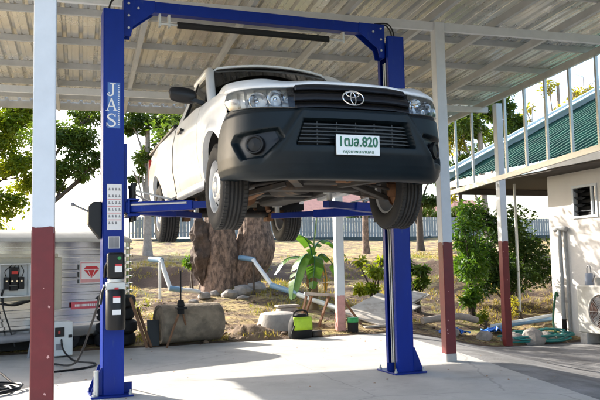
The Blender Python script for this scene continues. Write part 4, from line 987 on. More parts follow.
# tarp scraps, hose, pipes on the right
def scrap(label, x, y, w, seed):
    mb = MB(); n = 12; P = [[(x+(i/n-.5)*w+.05*nz(i, j, seed, .5), y+(j/n-.5)*w*.7, max(terr(x, y), ramp(x, y))+.03+.16*abs(nz(i, j, seed, .33))*(1-((i/n-.5)*2)**2)+.05*nz(i, j, seed+5, .7)) for j in range(n+1)] for i in range(n+1)]
    mb.grid(P); tag(mb.build('tarpaulin_scrap', M['tarp'], None, 60, solid=.004), label, 'tarpaulin', 'blue tarpaulin scraps')
scrap('crumpled blue tarpaulin scrap, left one, right of the middle column', 5.05, 4.75, .55, 1)
scrap('crumpled blue tarpaulin scrap, right one, beside the dark red column', 5.95, 4.75, .4, 2)
mb = MB(); pts = []
for k in range(150):
    a = 2*pi*k/25; g = .34+.06*sin(k*.45)+.03*sin(k*1.9); x, y = 6.45+g*cos(a)*1.9, 4.15+g*sin(a)*.75; pts.append((x, y, max(ramp(x, y), terr(x, y))+.03+.018*(k//25)+.02*sin(k*.8)))
mb.tube(pts, .018, 7); tag(mb.build('garden_hose', M['hose'], None), 'turquoise garden hose lying in loose coils near the white wall', 'hose')
mb = MB(); mb.tube(smoothpath([(6.9, 4.2, -.20), (7.1, 4.5, -.1), (7.2, 4.6, .15), (7.25, 4.6, .40), (7.3, 4.62, .5), (7.34, 4.62, .42)]), .022, 8); tag(mb.build('hose_loop', M['hosegreen'], None), 'dark green hose rising in a loop at the white wall corner', 'hose')
for x0, y0, x1, y1, m, lb in ((6.2, 4.9, 7.9, 5.15, 'pvcblue', 'blue pipe lying on the ground behind the hose coil'), (6.1, 5.05, 7.9, 5.4, 'pvcwhite', 'pale pipe lying behind the blue pipe')):
    mb = MB(); mb.cyl((x0, y0, terr(x0, y0)+.09), (x1, y1, terr(x1, y1)+.12), .035, n=10); tag(mb.build('loose_pipe', M[m], None), lb, 'pipe')

# ------------------------------------------------------------------ white building on the right
bl = thing('white_building', 'white rendered building with a green sheet roof on the right', 'building', (7.4, 4.85, -.35))
B = lambda x, y, z: V((x-7.4, y-4.85, z+.35))
wy0, wy1 = 3.50, 4.16; wz0, wz1 = 1.88, 2.50
mb = MB(); X0, X1 = 7.40, 7.55
mb.mm(B(X0, wy1, -.5), B(X1, 4.85, 3.0)); mb.mm(B(X0, -8, -.5), B(X1, wy0, 3.0)); mb.mm(B(X0, wy0, -.5), B(X1, wy1, wz0)); mb.mm(B(X0, wy0, wz1), B(X1, wy1, 3.0)); mb.mm(B(X1, 4.70, -.5), B(13, 4.85, 3.0)); mb.build('wall', M['wall'], bl)
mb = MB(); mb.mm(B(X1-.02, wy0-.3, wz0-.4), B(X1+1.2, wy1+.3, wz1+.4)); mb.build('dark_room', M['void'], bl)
mb = MB()
for a, b in (((X0-.02, wy0, wz0), (X0+.05, wy1, wz0+.05)), ((X0-.02, wy0, wz1-.05), (X0+.05, wy1, wz1)), ((X0-.02, wy1-.05, wz0+.05), (X0+.05, wy1, wz1-.05)), ((X0-.02, wy0, wz0+.05), (X0+.05, wy0+.05, wz1-.05)), ((X0-.02, 3.62, wz0+.05), (X0+.05, 3.66, wz1-.05))): mb.mm(B(*a), B(*b))
wf = mb.build('window', M['whitepaint'], bl, bevel=.004)
for k in range(4):
    z = wz0+.12+k*.13; mb = MB(); mb.beam(B(X0+.03, 3.67, z), B(X0+.03, wy1-.055, z), .10, .006, up=(.6, 0, 1)); mb.build('louvre_slat', M['winglass'], wf)
mb = MB(); mb.mm(B(X0+.012, wy0+.05, wz0+.05), B(X0+.018, 3.615, wz1-.05)); mb.build('fixed_pane', M['winglass'], wf)
# roof: eave over the yard side, gable edge facing the bank
ea, er = 6.75, 11.3; ez, rz2 = 2.95, 5.22; ya, yb = -8, 7.4; slope = (rz2-ez)/(er-ea)
mb = MB(); P = []; y = ya
while y < yb-.01:
    for dy, h in ((0, 0), (.06, 0), (.08, .035), (.13, .035), (.15, 0)):
        P.append([B(lerp(ea, er, k/20), y+dy, ez+(rz2-ez)*k/20+h+.014*(1 if k % 4 == 0 else 0)+.012*nz(y*2, k, 0, .5)) for k in range(21)])
    y += .21
mb.grid(P); mb.build('roof', M['greenroof'], bl, 30, recalc=False)
mb = MB(); mb.beam(B(ea-.05, yb+.03, ez+.10), B(er+.05, yb+.03, rz2+.14), .05, .30); mb.beam(B(ea-.05, yb-.12, ez+.20), B(er+.05, yb-.12, rz2+.24), .30, .02); mb.build('gable_flashing', M['flash'], bl)
mb = MB(); mb.add([B(er, ya, rz2), B(er, yb, rz2), B(16, yb, ez), B(16, ya, ez)], [(0, 1, 2, 3)]); mb.build('rear_roof', M['greenroof'], bl)
mb = MB(); mb.mm(B(ea+.02, ya, ez-.15), B(ea+.05, yb, ez-.01)); mb.build('eaves_board', M['steelpaint'], bl)
mb = MB(); mb.mm(B(ea+.05, ya, ez-.19), B(15, yb, ez-.155)); mb.build('soffit', M['darkwood'], bl)
mb = MB(); mb.beam(B(ea+.1, yb-.15, ez-.26), B(15, yb-.15, ez-.26), .1, .12); mb.build('porch_beam', M['darkwood'], bl)
mb = MB(); mb.cyl(B(7.55, 6.1, -.4), B(7.55, 6.1, ez-.19), .03, n=12); mb.build('porch_post', M['galv'], bl)
# wall drain pipe
dp = thing('wall_pipe', 'grey downpipe with an elbow fixed to the white wall', 'pipe', (7.33, 4.47, -.3))
mb = MB(); mb.tube([(0, 0, .03), (0, .01, 1.98), (.02, .02, 2.02)], .04, 10); mb.tube([(.03, -.12, .05), (.03, -.10, 1.5), (.03, -.08, 2.0)], .022, 8); mb.build('pipe_run', M['stickgrey'] if False else mat('grey_pvc', (.36, .36, .35), .6, var=.15), dp)
mb = MB(); mb.tube([(0, .14, 2.0), (0, 0, 2.03), (.02, -.16, 2.0)], .05, 10); mb.build('pipe_elbow', mat('grey_pvc_fitting', (.30, .30, .30), .6, var=.15), dp)
mb = MB(); mb.cyl((0, 0, -.02), (0, 0, .30), .045, n=12); mb.build('pipe_foot', M['blackm'], dp)
# air conditioner on blocks with watering can
ac = thing('air_conditioner', 'weathered white outdoor air conditioner on concrete blocks at the white wall', 'air conditioner', (7.10, 3.35, -.24), radians(-90))
# local: x along the wall (towards the camera), y into the wall ; front at y<0
mb = MB(); cx, cz, rf = .12, .45, .295
mb.mm((-.47, .0, .06), (.50, .28, .90))
acbody = mb.build('casing', mat('weathered_enamel', (.56, .54, .49), .55, var=.12, scale=3, col2=(.42, .38, .31), mixscale=2.5, mixlo=.5, mixhi=.75), ac, bevel=.02)
mb = MB(); mb.grid([[(cx+r*cos(a), yy, cz+r*sin(a)) for r, yy in ((rf+.03, -.002), (rf+.012, -.02), (rf, -.02), (rf-.008, -.004))] for a in [2*pi*k/40 for k in range(41)]]); mb.build('fan_ring', acbody.data.materials[0], ac)
mb = MB(); mb.add([(cx+rf*cos(a), -.004, cz+rf*sin(a)) for a in [2*pi*k/40 for k in range(40)]], [tuple(range(40))]); mb.build('fan_opening', mat('rusty_brown_recess', (.09, .04, .025), .9, var=.2), ac)
mb = MB()
for k in range(3):
    a = radians(90+120*k+20); mb.grid([[(cx+r*cos(a+w_)+0, -.006-.006*q, cz+r*sin(a+w_)) for r in (.05, .15, .26)] for q, w_ in ((0, -.32), (1, 0), (2, .32))])
mb.cyl((cx, -.004, cz), (cx, -.022, cz), .06, n=16); mb.build('fan_blade', M['stickgrey'], ac)
mb = MB()
for k in range(1, 9): mb.lathe([(rf*k/9-.004, 0), (rf*k/9+.004, 0), (rf*k/9, -.006)], (cx, -.022, cz), 'Y', 40, True)
for k in range(8): a = pi*k/4; mb.cyl((cx, -.026, cz), (cx+rf*cos(a), -.022, cz+rf*sin(a)), .004, n=6)
mb.build('fan_guard', M['concgrey'], ac)
for x, lb in ((-.33, 'concrete block under the left end of the air conditioner'), (.36, 'concrete block under the right end of the air conditioner')):
    p_ = ac.matrix_basis if False else None
    mb = MB(); mb.mm((7.08, 3.35-x-.09, -.40), (7.36, 3.35-x+.09, -.18)); tag(mb.build('concrete_block', M['concgrey'], None, bevel=.01), lb, 'block', 'blocks under the air conditioner')
wc = thing('watering_can', 'small grey watering can on top of the air conditioner', 'watering can', (7.22, 3.62, .66))
mb = MB(); mb.lathe([(0, 0), (.075, 0), (.08, .01), (.07, .19), (.06, .21), (.05, .20)], (0, 0, 0), 'Z', 24); mb.build('can_body', mat('blue_grey_plastic', (.26, .29, .36), .5, var=.1), wc)
mb = MB(); mb.tube(smoothpath([(0, .05, .19), (0, .045, .31), (0, 0, .35), (0, -.04, .31), (0, -.05, .19)]), .010, 8); mb.build('can_handle', M['stickgrey'], wc)
mb = MB(); mb.tube([(0, -.07, .06), (0, -.13, .15), (0, -.15, .19)], .012, 8); mb.build('can_spout', M['stickgrey'], wc)
mb = MB(); mb.lathe([(0, 0), (.05, 0), (.06, .12), (.055, .125)], (7.24, 3.40, .66), 'Z', 20); mb.lathe([(0, .12), (.05, .12), (.06, .02)], (7.24, 3.22, .66), 'Z', 20)
q = MB(); q.lathe([(0, 0), (.055, 0), (.065, .14), (.058, .14), (.05, .02)], (7.24, 3.42, .66), 'Z', 20); tag(q.build('plastic_pot', M['concgrey'], None), 'pale pot beside the watering can on the air conditioner', 'pot')
# ------------------------------------------------------------------ vegetation
class Leaves:
    def __init__(s, seed): s.v = []; s.f = []; s.t = []; s.r = random.Random(seed)
    def leaf(s, p, d, n, L, W, t):
        d = d.normalized(); r = d.cross(n)
        if r.length < 1e-4: r = d.orthogonal()
        r.normalize(); n = r.cross(d); o = len(s.v)
        s.v += [p, p+d*L*.45+r*W*.5+n*L*.06, p+d*L-n*L*.10, p+d*L*.45-r*W*.5+n*L*.06]; s.f.append((o, o+1, o+2, o+3)); s.t += [t]*4
    def clump(s, c, rad, n, L, W=.5, droop=.3, tint=None, hollow=.35):
        r = s.r; c = V(c); tb = r.uniform(.15, .75) if tint is None else tint
        for _ in range(n):
            while True:
                u = V((r.uniform(-1, 1), r.uniform(-1, 1), r.uniform(-1, 1)))
                if u.length <= 1 and r.random() < hollow+(1-hollow)*u.length: break
            p = c+V((u.x*rad[0], u.y*rad[1], u.z*rad[2]))
            d = V((r.gauss(0, 1), r.gauss(0, 1), r.gauss(0, .6)-droop))+u*.6
            nn = V((r.gauss(0, .6), r.gauss(0, .6), 1)); l = L*r.uniform(.65, 1.25)
            s.leaf(p, d, nn, l, l*W, clamp(tb+r.gauss(0, .22)))
    def build(s, name, m, parent):
        me = bpy.data.meshes.new(name); me.from_pydata([tuple(v) for v in s.v], [], s.f); me.materials.append(m)
        a = me.attributes.new('tint', 'FLOAT', 'POINT'); a.data.foreach_set('value', s.t); me.update()
        o = bpy.data.objects.new(name, me); COL.objects.link(o); o.parent = parent; return o
def tree(name, label, cat, base, h, r0, clumps, lm, bm_, leaf=.12, seed=1, dens=1., lean=(0, 0), group=None, forks=None, W=.5, tint=None):
    """clumps: (dx,dy,z,rx,ry,rz,n) measured from the base"""
    base = V(base); t = thing(name, label, cat, base, 0, group); rr = random.Random(seed)
    tr = MB(); k = 9; pts = []
    for i in range(k+1):
        u = i/k; pts.append(V((lean[0]*u+.06*h*.12*nz(u*3, seed, 0, 1), lean[1]*u+.06*h*.12*nz(u*3, seed+7, 0, 1), -.15+(h+.15)*u)))
    tr.tube(pts, [r0*(1.35 if i == 0 else 1)*(1-.55*i/k) for i in range(k+1)], 12)
    for q, cl in enumerate(clumps):
        c = V(cl[:3]); i = min(k-1, max(2, int(k*clamp((c.z-.9)/h*.75, .25, .9)))); a = pts[i]
        md = a.lerp(c, .5)+V((rr.gauss(0, .08), rr.gauss(0, .08), .05))*h*.25
        tr.tube(smoothpath([a, md, c], 4), [r0*.42*(1-.8*j/8) for j in range(9)], 7)
        for _ in range(3):
            e = c+V((rr.uniform(-1, 1)*cl[3], rr.uniform(-1, 1)*cl[4], rr.uniform(-.6, 1)*cl[5]))*.8; tr.tube([md.lerp(c, .6), c.lerp(e, .5)+V((0, 0, .05)), e], [r0*.14, r0*.10, r0*.04], 5)
    tr.build('trunk', bm_, t, 60)
    L = Leaves(seed)
    for cl in clumps:
        n = int(cl[6]*dens); sub = max(2, n//130)
        for _ in range(sub):
            while True:
                u = V((rr.uniform(-1, 1), rr.uniform(-1, 1), rr.uniform(-1, 1)))
                if .25 < u.length <= 1: break
            c = V(cl[:3])+V((u.x*cl[3], u.y*cl[4], u.z*cl[5]))*.78; q = rr.uniform(.26, .46)
            L.clump(c, (cl[3]*q, cl[4]*q, cl[5]*q*.8), n//sub, leaf, W, tint=tint)
    L.build('crown', lm, t); return t
gz = lambda x, y: terr(x, y)
def g3(x, y): return (x, y, terr(x, y))
tree('broadleaf_tree', 'bright yellow green tree at the far left, behind the nearest column', 'tree', g3(-5.6, 22), 5.3, .2,
     [(1.42*_a, _b, 1.42*_c-.78, 1.4*_d, 1.2*_e, 1.4*_f, int(_n*1.15)) for _a, _b, _c, _d, _e, _f, _n in [(-1.2, 0, 3.4, 1.2, 1, .9, 1200), (.3, -.2, 4.3, 1.1, 1, .8, 1300), (1.5, 0, 3.7, 1.0, .9, .8, 1500), (2.1, .2, 2.7, .8, .7, .7, 1100), (.7, 0, 2.6, .9, .8, .8, 1200), (1.5, -.3, 1.7, .9, .7, .7, 1000), (.6, .3, 1.2, .8, .6, .5, 600), (-1, .2, 2.1, 1, .9, .7, 500), (2.2, .1, 4.5, .9, .8, .7, 1200), (1.6, -.2, 1.0, .7, .5, .35, 400)]], M['leaf_bright'], M['barkdark'], .19, 3, dens=2.3)
tree('broadleaf_tree', 'dark green tree between the nearest column and the left lift post', 'tree', g3(-1.85, 18), 4.6, .17,
     [(0, 0, 3.9, .9, .9, .7, 1200), (1.1, -.1, 3.9, .85, .8, .7, 1300), (.9, .1, 2.9, .85, .8, .55, 1100), (1.75, -.2, 3.2, .5, .5, .3, 350), (.3, 0, 2.4, .6, .6, .4, 500), (1.5, 0, 4.7, .7, .7, .4, 600), (2.15, -.1, 3.25, .35, .35, .25, 160)], M['leaf_mid'], M['barkdark'], .14, 5, dens=2.3)
tree('broadleaf_tree', 'dark tree with a pale trunk between the left post and the raised pickup', 'tree', g3(1.42, 17.3), 4.6, .15,
     [(-.55, 0, 4.5, .6, .6, .7, 800), (.5, -.3, 4.4, .9, .8, .7, 1300), (.9, -.3, 3.5, .9, .8, .5, 900), (-.2, 0, 3.3, .45, .5, .4, 420), (1.5, -.2, 4.6, .9, .8, .7, 1000), (-.35, -.1, 2.6, .35, .35, .3, 200)], M['leaf_mid'], M['barkpale'], .14, 6, dens=2.2)
tree('broadleaf_tree', 'dark dense tree seen through the gap behind the right lift post', 'tree', g3(11.33, 16.9), 4.4, .14,
     [(-.3, 0, 3.9, 1, .9, .8, 1300), (.7, 0, 3.1, .8, .8, .6, 900), (-.7, 0, 2.4, .8, .8, .5, 900), (.9, .1, 4.4, .8, .8, .6, 900), (.3, 0, 1.9, .6, .6, .35, 400)], M['leaf_dark'], M['barkdark'], .16, 8, dens=2.1)
tree('slim_tree', 'slim reddish trunk by the fence, between the slim column and the right post', 'tree', g3(9.4, 17.5), 4.2, .13,
     [(0, 0, 4.4, 1, 1, .8, 900), (-.8, 0, 3.9, .8, .8, .6, 600)], M['leaf_mid'], M['bark'], .15, 9)
tree('broadleaf_tree', 'dark green tree with a pale forked trunk rising behind the big dark bush', 'tree', g3(10.7, 11.7), 4.6, .13,
     [(-.7, .2, 4.0, .9, .8, .7, 1100), (.3, 0, 4.7, .9, .8, .7, 1600), (1.0, .2, 3.8, .9, .8, .7, 1300), (-.9, 0, 2.7, .5, .5, .5, 450), (.1, .1, 2.9, .4, .4, .35, 220)], M['leaf_mid'], M['barkpale'], .15, 10, dens=2.0, lean=(-.2, 0))
tree('slim_tree', 'slim tree with sparse yellowing leaves behind the bright bush', 'tree', g3(10.0, 12.0), 3.6, .07,
     [(-.2, 0, 2.1, .35, .35, .4, 160), (-.3, 0, 3.4, .6, .5, .6, 420), (.3, .1, 3.9, .6, .5, .5, 320)], M['leaf_yellow'], M['barkdark'], .15, 12)
tree('sparse_tree', 'thin bare branched tree with few yellow leaves above the green roof', 'tree', g3(15.4, 13.9), 6.0, .12,
     [(-1.4, 0, 5.0, .7, .5, .6, 150), (-.4, 0, 6.1, .7, .6, .6, 180), (.6, 0, 5.7, .7, .6, .7, 190), (1.5, 0, 6.2, .7, .6, .6, 180), (.2, 0, 4.7, .6, .5, .5, 130), (1.3, 0, 5.1, .6, .6, .5, 140)], M['leaf_yellow'], M['barkpale'], .16, 13)
tree('sparse_tree', 'taller loose tree with pale green leaves over the far end of the green roof', 'tree', g3(13.2, 14.6), 5.0, .12,
     [(-.8, 0, 4.2, .8, .6, .8, 420), (.3, 0, 4.9, .8, .6, .6, 380), (.9, .1, 3.9, .6, .6, .5, 240), (-1.4, 0, 5.0, .6, .6, .5, 260)], M['leaf_mid'], M['barkpale'], .15, 14)
# the big old trunk
random.seed(3)
bt = thing('old_tree', 'massive brown tree trunk split in two stems under the raised pickup', 'tree', (1.75, 8.35, .55))
mb = MB()
def stem(path, radii, seed, flare):
    n = 96; sp = smoothpath(path, 14); P = []
    for i, c in enumerate(sp):
        u = i/(len(sp)-1); r = interp(u, radii); row = []
        for k in range(n+1):
            a = 2*pi*k/n; q = 1+.10*MN.noise(V((cos(a)*1.6, sin(a)*1.6, u*2+seed)))+.05*MN.noise(V((cos(a)*5, sin(a)*5, u*9+seed)))+.05*abs(MN.noise(V((cos(a)*9, sin(a)*9, u*5+seed))))+.03*abs(MN.noise(V((cos(a)*16, sin(a)*16, u*14+seed))))+flare*math.exp(-u*9)*max(0, cos(a*4+seed))
            row.append(c+V((cos(a)*r*q, sin(a)*r*q, 0)))
        P.append(row)
    mb.grid(P)
stem([(-.12, 0, -.3), (-.10, 0, .2), (-.12, 0, .8), (-.14, .02, 1.5), (-.22, .1, 2.4), (-.5, .2, 3.6)], [(0, .56), (.1, .48), (.25, .43), (.45, .38), (.6, .30), (1, .16)], 1.3, .22)
stem([(.30, .05, -.3), (.34, .05, .2), (.52, .03, .6), (.66, 0, 1.05), (.66, .03, 1.5), (.62, .1, 2.4), (1.0, .1, 3.7)], [(0, .44), (.1, .40), (.22, .44), (.34, .50), (.44, .46), (.6, .36), (1, .16)], 5.1, .18)
btr = mb.build('trunk', M['bark'], bt, 70)
mb = MB(); P = []
for i in range(37):
    u = i/36; z = .18+u*1.5; row = []
    for k in range(25):
        a = 2*pi*k/24; d = V((cos(a), sin(a), z*1.6)); r = (.15+.07*sin(pi*u))*(sin(pi*clamp(u, .02, .98))**.35)*(1+.55*MN.noise(d*2.1)+.35*MN.noise(d*5.2)); row.append((-.50-.10*u+cos(a)*r, -.06+sin(a)*r, z))
    P.append(row)
mb.grid(P); mb.build('burl', mat('dark_burl_bark', (.085, .058, .044), .95, var=.5, scale=10, bump=1., bscale=14), bt, 70)
L = Leaves(21)
for c in ((-.7, .3, 3.6), (.2, 0, 4.4), (1.4, .2, 3.5), (.4, .6, 3.2), (-.4, -.1, 4.7), (1.1, -.2, 4.6), (2.1, .2, 4.0)): L.clump(c, (.9, .9, .6), 700, .14)  # crown hung low, largely out of view, to shade the side yard
L.build('crown', M['leaf_mid'], bt)
# bushes
def bush(name, label, base, clumps, lm, leaf, seed, cat='bush', W=.5):
    t = thing(name, label, cat, base); rr = random.Random(seed); L = Leaves(seed); st = MB()
    for cl in clumps:
        c = V(cl[:3])
        for _ in range(3): e = c+V((rr.uniform(-.6, .6)*cl[3], rr.uniform(-.6, .6)*cl[4], rr.uniform(-.2, .6)*cl[5])); st.tube([(rr.uniform(-.08, .08), rr.uniform(-.08, .08), -.05), c*.5+V((0, 0, .05)), e], [.022, .016, .006], 5)
        n = cl[6]; sub = max(1, n//90)
        for _ in range(sub):
            while True:
                u = V((rr.uniform(-1, 1), rr.uniform(-1, 1), rr.uniform(-1, 1)))
                if u.length <= 1: break
            q = rr.uniform(.3, .5); L.clump(c+V((u.x*cl[3], u.y*cl[4], u.z*cl[5]))*.75, (cl[3]*q, cl[4]*q, cl[5]*q), n//sub, leaf, W)
    st.build('stem', M['barkdark'], t); L.build('foliage', lm, t); return t
bush('leafy_bush', 'tall fresh green bush just right of the middle red and white column', (6.15, 5.75, gz(6.15, 5.75)), [(0, 0, 1.75, .42, .4, .45, 900), (-.1, 0, 1.15, .48, .45, .45, 1100), (.12, .1, 2.25, .28, .28, .35, 420), (-.2, 0, .6, .35, .35, .35, 420), (.3, .2, 1.4, .35, .35, .5, 600)], M['leaf_bush'], .11, 31)
bush('dark_bush', 'widest dark green bush behind the rightmost red and white column', (7.75, 6.7, gz(7.75, 6.7)), [(0, 0, 1.7, .7, .6, .5, 1500), (-.6, 0, 1.2, .6, .6, .6, 1500), (.55, 0, 1.1, .6, .6, .6, 1400), (.1, -.1, .6, .8, .6, .45, 1300), (-.7, .1, 1.9, .4, .4, .35, 600), (.8, 0, .7, .4, .5, .45, 700), (-.8, 0, .5, .5, .5, .4, 700)], M['leaf_dark'], .12, 33)
bush('leafy_bush', 'yellow green bush on the bank just left of the right lift post', (4.25, 6.3, gz(4.25, 6.3)), [(0, 0, .75, .33, .3, .26, 330), (-.12, 0, .45, .28, .26, .22, 260), (.22, .05, .95, .2, .2, .16, 130), (-.25, 0, .9, .16, .16, .14, 90)], M['leaf_bright'], .12, 35)
bush('leafy_bush', 'low green shrub on the bank just right of the right lift post', (5.25, 6.3, gz(5.25, 6.3)), [(0, 0, .5, .25, .25, .2, 240), (.1, 0, .85, .3, .25, .2, 220), (-.1, 0, .25, .25, .25, .16, 160), (-.2, .1, 1.05, .2, .2, .18, 110)], M['leaf_mid'], .14, 36)
bush('leafy_bush', 'small bright green plant at the left foot of the big trunk', (1.05, 8.6, gz(1.05, 8.6)), [(0, 0, .55, .2, .2, .22, 150)], M['leaf_bush'], .10, 37)
bush('leafy_bush', 'bright green sprig behind the right side of the big trunk', (3.2, 10.6, gz(3.2, 10.6)), [(0, 0, .8, .25, .25, .35, 160), (.2, 0, .3, .25, .25, .2, 100)], M['leaf_bush'], .12, 38)
bush('leafy_bush', 'low yellow green weeds in front of the dark bush', (6.1, 5.2, gz(6.1, 5.2)), [(0, 0, .22, .3, .2, .16, 200)], M['leaf_bright'], .09, 39)
bush('leafy_bush', 'weeds with yellow flowers near the porch post', (7.2, 5.6, gz(7.2, 5.6)), [(0, 0, .3, .35, .25, .25, 220)], M['leaf_yellow'], .07, 40)
bush('leafy_bush', 'low weeds growing under the silver trailer end', (-1.35, 4.35, .04), [(0, 0, .10, .45, .12, .09, 220), (.5, .1, .08, .25, .1, .08, 90)], M['leaf_bush'], .07, 41)
# banana plant
bp_ = thing('banana_plant', 'banana plant with broad drooping leaves behind the sawhorse', 'banana plant', (2.88, 6.1, gz(2.88, 6.1)))
mb = MB(); mb.tube([(0, 0, -.1), (.01, 0, .3), (.0, 0, .7), (.01, 0, 1.0)], [.09, .075, .06, .03], 12); mb.build('stem', mat('banana_stem', (.16, .11, .05), .7, var=.3, scale=5), bp_)
def bleaf(path, wmax, m, ragged=0., seed=0, wob=.12):
    sp = smoothpath(path, 7); n = len(sp); L = Leaves(seed); rr = random.Random(seed)
    for i in range(n-1):
        for sgn in (-1, 1):
            def edge(j):
                u = j/(n-1); d = (sp[min(j+1, n-1)]-sp[max(j-1, 0)]).normalized(); r = d.cross(V((0, 0, 1)))
                if r.length < .05: r = V((1, 0, 0))
                r.normalize(); w = wmax*clamp(sin(pi*clamp((u-.12)/.88))**.6 if u > .12 else .02, .015)
                return sp[j]+r*sgn*w*.5+V((0, 0, -.35*w*.5+.02*nz(j, seed, sgn, .5)))
            if ragged and rr.random() < ragged: continue
            o = len(L.v); t = .35+.25*nz(i, seed, sgn, .4)+.1*rr.random(); L.v += [sp[i], edge(i), edge(i+1), sp[i+1]]; L.f.append((o, o+1, o+2, o+3)); L.t += [t]*4
    L.build('leaf', m, bp_)
    mb = MB(); mb.tube(sp, [.018*(1-.8*i/(n-1)) for i in range(n)], 6); mb.build('leaf_rib', M['hosegreen'], bp_)
bleaf([(0, 0, .95), (.02, -.02, 1.25), (.06, -.03, 1.6), (.10, -.04, 1.88)], .20, M['leaf_bush'], 0, 1)
bleaf([(0, 0, .9), (-.12, -.1, 1.25), (-.40, -.2, 1.44), (-.75, -.25, 1.36)], .36, M['banana'], .13, 2)
bleaf([(0, 0, .85), (-.15, -.15, 1.05), (-.36, -.3, .92), (-.52, -.4, .55), (-.60, -.45, .22)], .33, M['banana'], .10, 3)
bleaf([(0, 0, .85), (-.05, -.2, 1.02), (-.12, -.38, .80), (-.2, -.45, .40)], .34, M['banana'], .12, 4)
bleaf([(0, 0, .85), (.20, .05, 1.05), (.42, .05, .85), (.58, .05, .45)], .36, M['banana'], .12, 5)
bleaf([(0, 0, .85), (.10, .1, 1.2), (.34, .2, 1.32), (.66, .2, 1.12), (.80, .2, .9)], .30, M['banana'], .12, 8)
bleaf([(0, 0, .8), (-.2, .15, 1.0), (-.5, .2, .95), (-.72, .2, .66)], .26, M['banana'], .14, 9)
bleaf([(0, 0, .8), (.12, -.15, .85), (.16, -.22, .55), (.15, -.2, .25)], .12, M['banana_dry'], .1, 6)
bleaf([(0, 0, .7), (-.1, -.1, .75), (-.14, -.16, .45), (-.12, -.16, .12)], .12, mat('dead_leaf', (.20, .10, .04), .8, var=.3), .1, 7)
# grass, litter
L = Leaves(50); rr = L.r
for _ in range(13000):
    x, y = rr.uniform(-4, 14), 3.95+12*rr.random()**1.5
    if fbm(x, y, 2, .55) < -.05+.25*rr.random() or (x > 3.3 and y < 4.4): continue
    z = terr(x, y); green = fbm(x, y, 8, .5) > .12
    for _k in range(4):
        d = V((rr.gauss(0, .5), rr.gauss(0, .5), 1)); h = rr.uniform(.05, .15); L.leaf(V((x+rr.gauss(0, .03), y+rr.gauss(0, .03), z-.005)), d, V((rr.gauss(0, 1), rr.gauss(0, 1), .2)), h, .014, clamp((.75 if green else .2)+rr.gauss(0, .2)))
o = L.build('dry_grass', M['grass'], None); tag(o, 'short dry yellow grass growing over the bank', 'grass', kind='stuff')
L = Leaves(51); rr = L.r
for _ in range(7500):
    if _ < 90: x, y = rr.uniform(-2, 3.3), rr.uniform(-1.5, 3.7); z = .004
    else:
        x, y = rr.uniform(-3, 10), 3.95+7*rr.random()**1.6; z = max(terr(x, y), ramp(x, y))+.008
    a = rr.uniform(0, 6.3); L.leaf(V((x, y, z)), V((cos(a), sin(a), .1)), V((rr.gauss(0, .2), rr.gauss(0, .2), 1)), rr.uniform(.03, .07) if _ > 90 else rr.uniform(.02, .04), .025, rr.random())
tag(L.build('leaf_litter', M['deadleaf'], None), 'dry fallen leaves scattered over the dirt and slab', 'leaf litter', kind='stuff')

# ------------------------------------------------------------------ fence and far side
fn = thing('boundary_fence', 'long pale picket fence along the top of the bank', 'fence', (0, 28.4, 2.32), -BA)
for k in range(13):
    x0 = 2.2+3*k; zz = terr(x0+1.5, 28.4)-2.32; mb = MB()
    for q in range(19): mb.mm((x0+.10+q*.152, -.012, zz+.13), (x0+.235+q*.152, .012, zz+1.12))
    mb.mm((x0+.05, .012, zz+.35), (x0+2.95, .04, zz+.40)); mb.mm((x0+.05, .012, zz+.93), (x0+2.95, .04, zz+.98)); mb.build('fence_panel', M['fence'], fn)
    mb = MB(); mb.mm((x0-.04, -.03, zz-.2), (x0+.04, .05, zz+1.16)); mb.build('fence_post', M['fence'], fn)
mb = MB(); mb.mm((2.2, -.06, -.15), (41.2, .06, .13)); mb.build('base_rail', M['fencerail'], fn)
def house(label, x, y, w, d, h, rh, rz0, tile='tile'):
    z = 2.5; t = thing('far_house', label, 'house', (x, y, z), radians(rz0)); mb = MB(); mb.mm((-w/2, 0, -.5), (w/2, d, h)); mb.add([(-w/2, 0, h), (-w/2, d, h), (-w/2, d/2, h+rh), (w/2, 0, h), (w/2, d, h), (w/2, d/2, h+rh)], [(0, 1, 2), (3, 5, 4)]); mb.build('wall', M['housewall'], t, smooth=0)
    mb = MB(); e = .5
    for s_ in (0, 1):
        y0 = -e if s_ == 0 else d+e; k = rh/(d/2); mb.add([(-w/2-e, y0, h-e*k+.05), (w/2+e, y0, h-e*k+.05), (w/2+e, d/2, h+rh+.05), (-w/2-e, d/2, h+rh+.05)], [(0, 1, 2, 3)])
    mb.build('roof', M[tile], t, smooth=0, solid=.15)
    n = int(w//2.4)
    for i in range(n):
        xx = -w/2+(i+.5)*w/n; mb = MB(); mb.mm((xx-.55, -.04, 1.0), (xx+.55, .02, 2.2)); f = mb.build('window', M['housewin'], t); mb = MB(); mb.mm((xx-.62, -.07, .93), (xx+.62, -.04, 1.0)); mb.build('sill', M['housewall'], f)
house('far white house with a red tiled roof beyond the fence', 23.5, 49, 9, 7, 3.0, 1.8, -8)
house('farther pale house with a low red roof, right of the first', 36, 56, 8, 7, 3.2, 1.6, -14)
house('farthest pale house with a long pale roof, behind the banana plant', 18, 62, 11, 8, 2.4, 1.2, 0, 'flash')
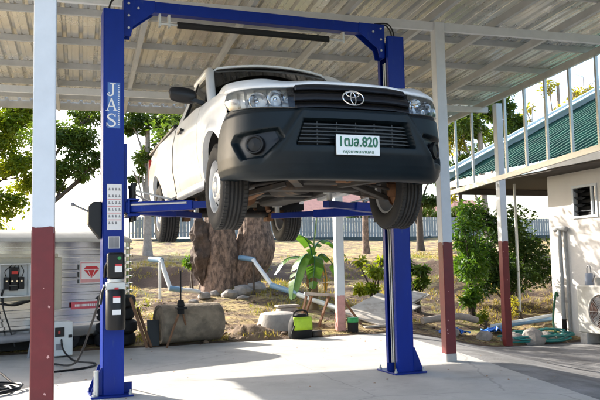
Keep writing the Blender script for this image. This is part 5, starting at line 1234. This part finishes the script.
for i, (x, y, h, s_) in enumerate(((14, 44, 3.0, 1.2), (28.5, 42, 2.8, 1.1), (31, 50, 3.4, 1.4), (7, 50, 3.5, 1.6), (19.5, 40, 2.2, .9))):
    tree('garden_tree', ['round garden tree beyond the fence, left of the far white house', 'round garden tree in front of the right end of the far white house', 'taller garden tree between the two far red roofed houses', 'garden tree beyond the fence seen left of the big trunk', 'lowest garden tree just beyond the fence'][i], 'tree', g3(x, y), h, .14, [(0, 0, h*.8, s_, s_, s_*.7, 500), (s_*.6, 0, h*.65, s_*.7, s_*.7, s_*.5, 300), (-s_*.6, 0, h*.7, s_*.7, s_*.7, s_*.5, 300)], M['leaf_mid'], M['barkdark'], .3, 60+i, group='garden trees beyond the fence')

# ------------------------------------------------------------------ light, sky, camera
SUN_EL = radians(29); LD = V((.545, -.838, 0)).normalized()*cos(SUN_EL)+V((0, 0, -sin(SUN_EL)))
sd = bpy.data.lights.new('sun', 'SUN'); sd.energy = SUN_E; sd.angle = radians(.5); sd.color = (1., .945, .86)
so = bpy.data.objects.new('sun', sd); COL.objects.link(so); so.rotation_euler = LD.to_track_quat('-Z', 'Y').to_euler()
w = bpy.data.worlds.new('World'); SC.world = w; w.use_nodes = True; nt = w.node_tree
sky = nt.nodes.new('ShaderNodeTexSky'); sky.sky_type = 'NISHITA'; sky.sun_disc = False; sky.sun_elevation = SUN_EL; sky.sun_rotation = atan2(-LD.x, -LD.y); sky.dust_density = 3.0; sky.air_density = 1.0; sky.ozone_density = 1.0
nt.links.new(sky.outputs[0], nt.nodes['Background'].inputs['Color']); nt.nodes['Background'].inputs['Strength'].default_value = SKY_S
cd = bpy.data.cameras.new('camera'); cam = bpy.data.objects.new('camera', cd); COL.objects.link(cam); SC.camera = cam
cd.sensor_width = 36; cd.lens = 732.58*36/600; cd.clip_end = 2000; cd.clip_start = .05
yaw, pitch, roll = .3534, .0861, -.0203
F = V((sin(yaw)*cos(pitch), cos(yaw)*cos(pitch), sin(pitch))); R0 = V((cos(yaw), -sin(yaw), 0)); U0 = R0.cross(F)
Rr = R0*cos(roll)+U0*sin(roll); Ur = -R0*sin(roll)+U0*cos(roll)
cam.matrix_world = Matrix(((Rr.x, Ur.x, -F.x, -2.188), (Rr.y, Ur.y, -F.y, -6.991), (Rr.z, Ur.z, -F.z, 1.157), (0, 0, 0, 1)))
SC.view_settings.view_transform = 'Standard'; SC.view_settings.look = 'None'; SC.view_settings.gamma = 1; SC.view_settings.use_curve_mapping = False
SC.view_settings.exposure = EXPO
SC.render.engine = 'CYCLES'; SC.cycles.use_denoising = True; SC.cycles.max_bounces = 8; SC.cycles.diffuse_bounces = 5; SC.cycles.transparent_max_bounces = 12; SC.cycles.sample_clamp_indirect = 8
